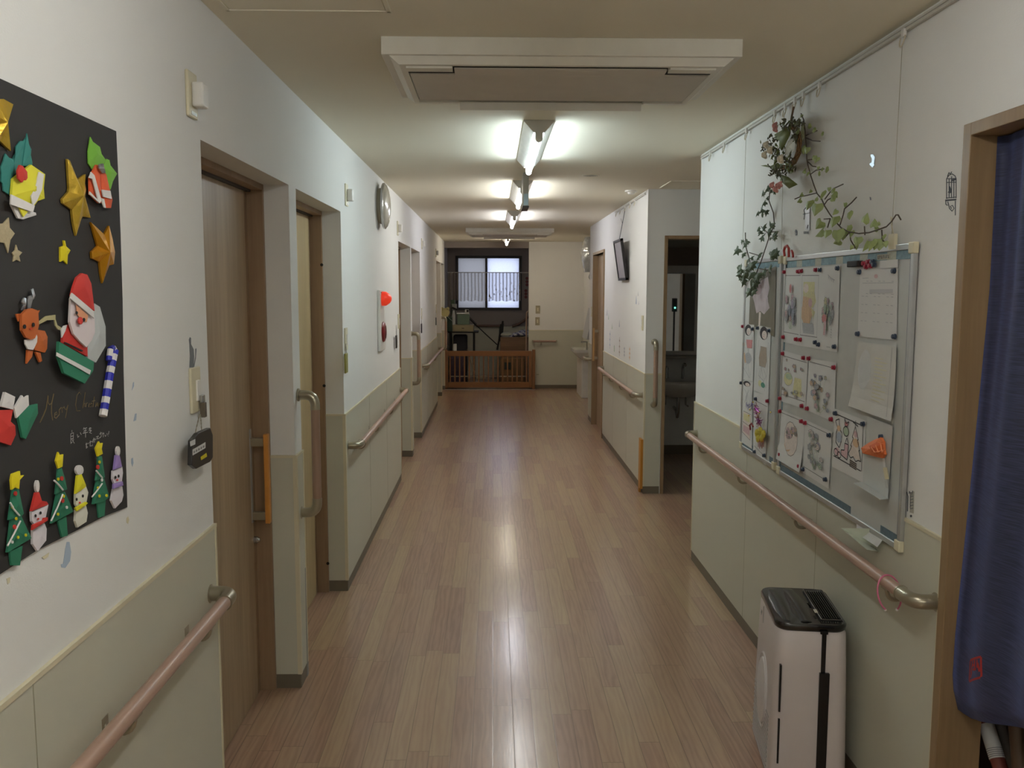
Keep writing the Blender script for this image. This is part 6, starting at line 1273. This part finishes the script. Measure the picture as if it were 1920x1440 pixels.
# yellow bear shaped board on left wall end
o = thing('yellow_board', Q(835, 588, 13.7), 'yellow animal shaped board at the far end of the left wall', 'sign')
c = V((XL+.05, 13.72, Q(835, 586, 13.7).z)); yb_ = mat('dull_yellow', (198, 186, 130), .6)
m = MB(); m.lathe(c, (0, -1, 0), [(0, .07), (.008, .07)], yb_, 20).lathe(c+V((-.045, 0, .06)), (0, -1, 0), [(0, .024), (.008, .024)], yb_, 12).lathe(c+V((.045, 0, .06)), (0, -1, 0), [(0, .024), (.008, .024)], yb_, 12); m.build('face', o)
# wheelchair back and bed
o = thing('folded_chair', Q(940, 640, 15.3), 'dark folded chair leaning beside the bed in the alcove', 'chair')
m = MB(); m.tube([Q(943, 602, 15.3), Q(937, 632, 15.3), Q(932, 656, 15.3)], .016, dark, 8).tube([Q(939, 608, 15.45), Q(933, 656, 15.45)], .012, dark, 8); m.build('frame', o)
m = MB(); m.prism([Q(a_, b_, 15.3) for a_, b_ in [(936, 613), (945, 606), (942, 640), (935, 640)]], (0, 1, 0), .05, mat('dark_green_fabric', (40, 46, 46), .8)); m.build('back_cushion', o)
o = thing('bed', (.9, 15.4, 0), 'bed with a dark wooden footboard in the right of the alcove', 'bed')
a, b = Q(938, 632, 14.95), Q(990, 700, 14.95)
MB().box(a.x, 1.5, 14.95, 15.0, .05, a.z, bd).build('footboard', o, bevel=.004); MB().box(a.x+.02, 1.5, 15.0, 16.1, .25, .45, mat('bed_base', (110, 96, 80), .7)).box(a.x+.05, a.x+.1, 15.0, 15.05, 0, .25, bd).box(a.x+.05, a.x+.1, 16.0, 16.05, 0, .25, bd).build('frame', o)
MB().box(a.x+.03, 1.5, 15.0, 16.1, .45, .74, mat('mattress_white', (180, 176, 170), .8)).build('mattress', o, bevel=.03)
tag(MB().ball(Q(948, 627, 15.2)+V((.02, 0, -.01)), .09, mat('pillow_pale', (170, 172, 162), .8), (1.2, 1, .6), 14).build('pillow', smooth=True), 'small pale pillow at the left of the alcove bed', 'pillow')
m = MB(); sm = bpy.data.materials.new('striped_blanket'); sm.use_nodes = True; nt = sm.node_tree; wv = nt.nodes.new('ShaderNodeTexWave'); wv.inputs['Scale'].default_value = 6; wv.inputs['Distortion'].default_value = 2; cr = nt.nodes.new('ShaderNodeValToRGB'); cr.color_ramp.interpolation = 'CONSTANT'
cr.color_ramp.elements[0].color = lin((64, 62, 96))+(1,); cr.color_ramp.elements[1].color = lin((186, 184, 186))+(1,); cr.color_ramp.elements[1].position = .42; tc = nt.nodes.new('ShaderNodeTexCoord'); nt.links.new(tc.outputs['Object'], wv.inputs['Vector']); wv.bands_direction = 'DIAGONAL'; nt.links.new(wv.outputs['Fac'], cr.inputs[0]); nt.links.new(cr.outputs[0], nt.nodes['Principled BSDF'].inputs['Base Color']); nt.nodes['Principled BSDF'].inputs['Roughness'].default_value = .9
rows = [[V((Q(955, 630, 15.1).x+(1.0)*j/12*.9, 15.02+i*.09, .80+.09*sin(pi*min(1, j/5+.1)/2)+.03*sin(i*1.2+j))) for j in range(13)] for i in range(10)]
m.grid(rows, sm); tag(m.build('striped_blanket', smooth=True, solid=.03), 'navy and white striped blanket on the alcove bed', 'blanket')
o = thing('cardboard_carton', (.25, 14.85, 0), 'brown carton with a dark mark standing behind the gate', 'carton')
a, b = Q(938, 672, 14.75), Q(983, 720, 14.75)
MB().box(a.x, b.x, 14.7, 14.93, 0, a.z, mat('carton_brown', (120, 92, 60), .8)).build('box', o); MB().box(.19, .3, 14.69, 14.7, .3, .42, mat('dark_green_print', (50, 56, 48), .8)).build('printed_mark', o)
tag(MB().box(-.7, .55, 14.62, 14.635, .185, .2, mat('pale_strip', (196, 184, 160), .5)).build('pale_bar'), 'thin pale bar running low behind the wooden gate slats', 'bar')

# ------------------------------------------------------------------ render look
S.view_settings.view_transform = 'Standard'; S.view_settings.look = 'None'; S.view_settings.gamma = 1; S.view_settings.use_curve_mapping = False
S.view_settings.exposure = 1.25
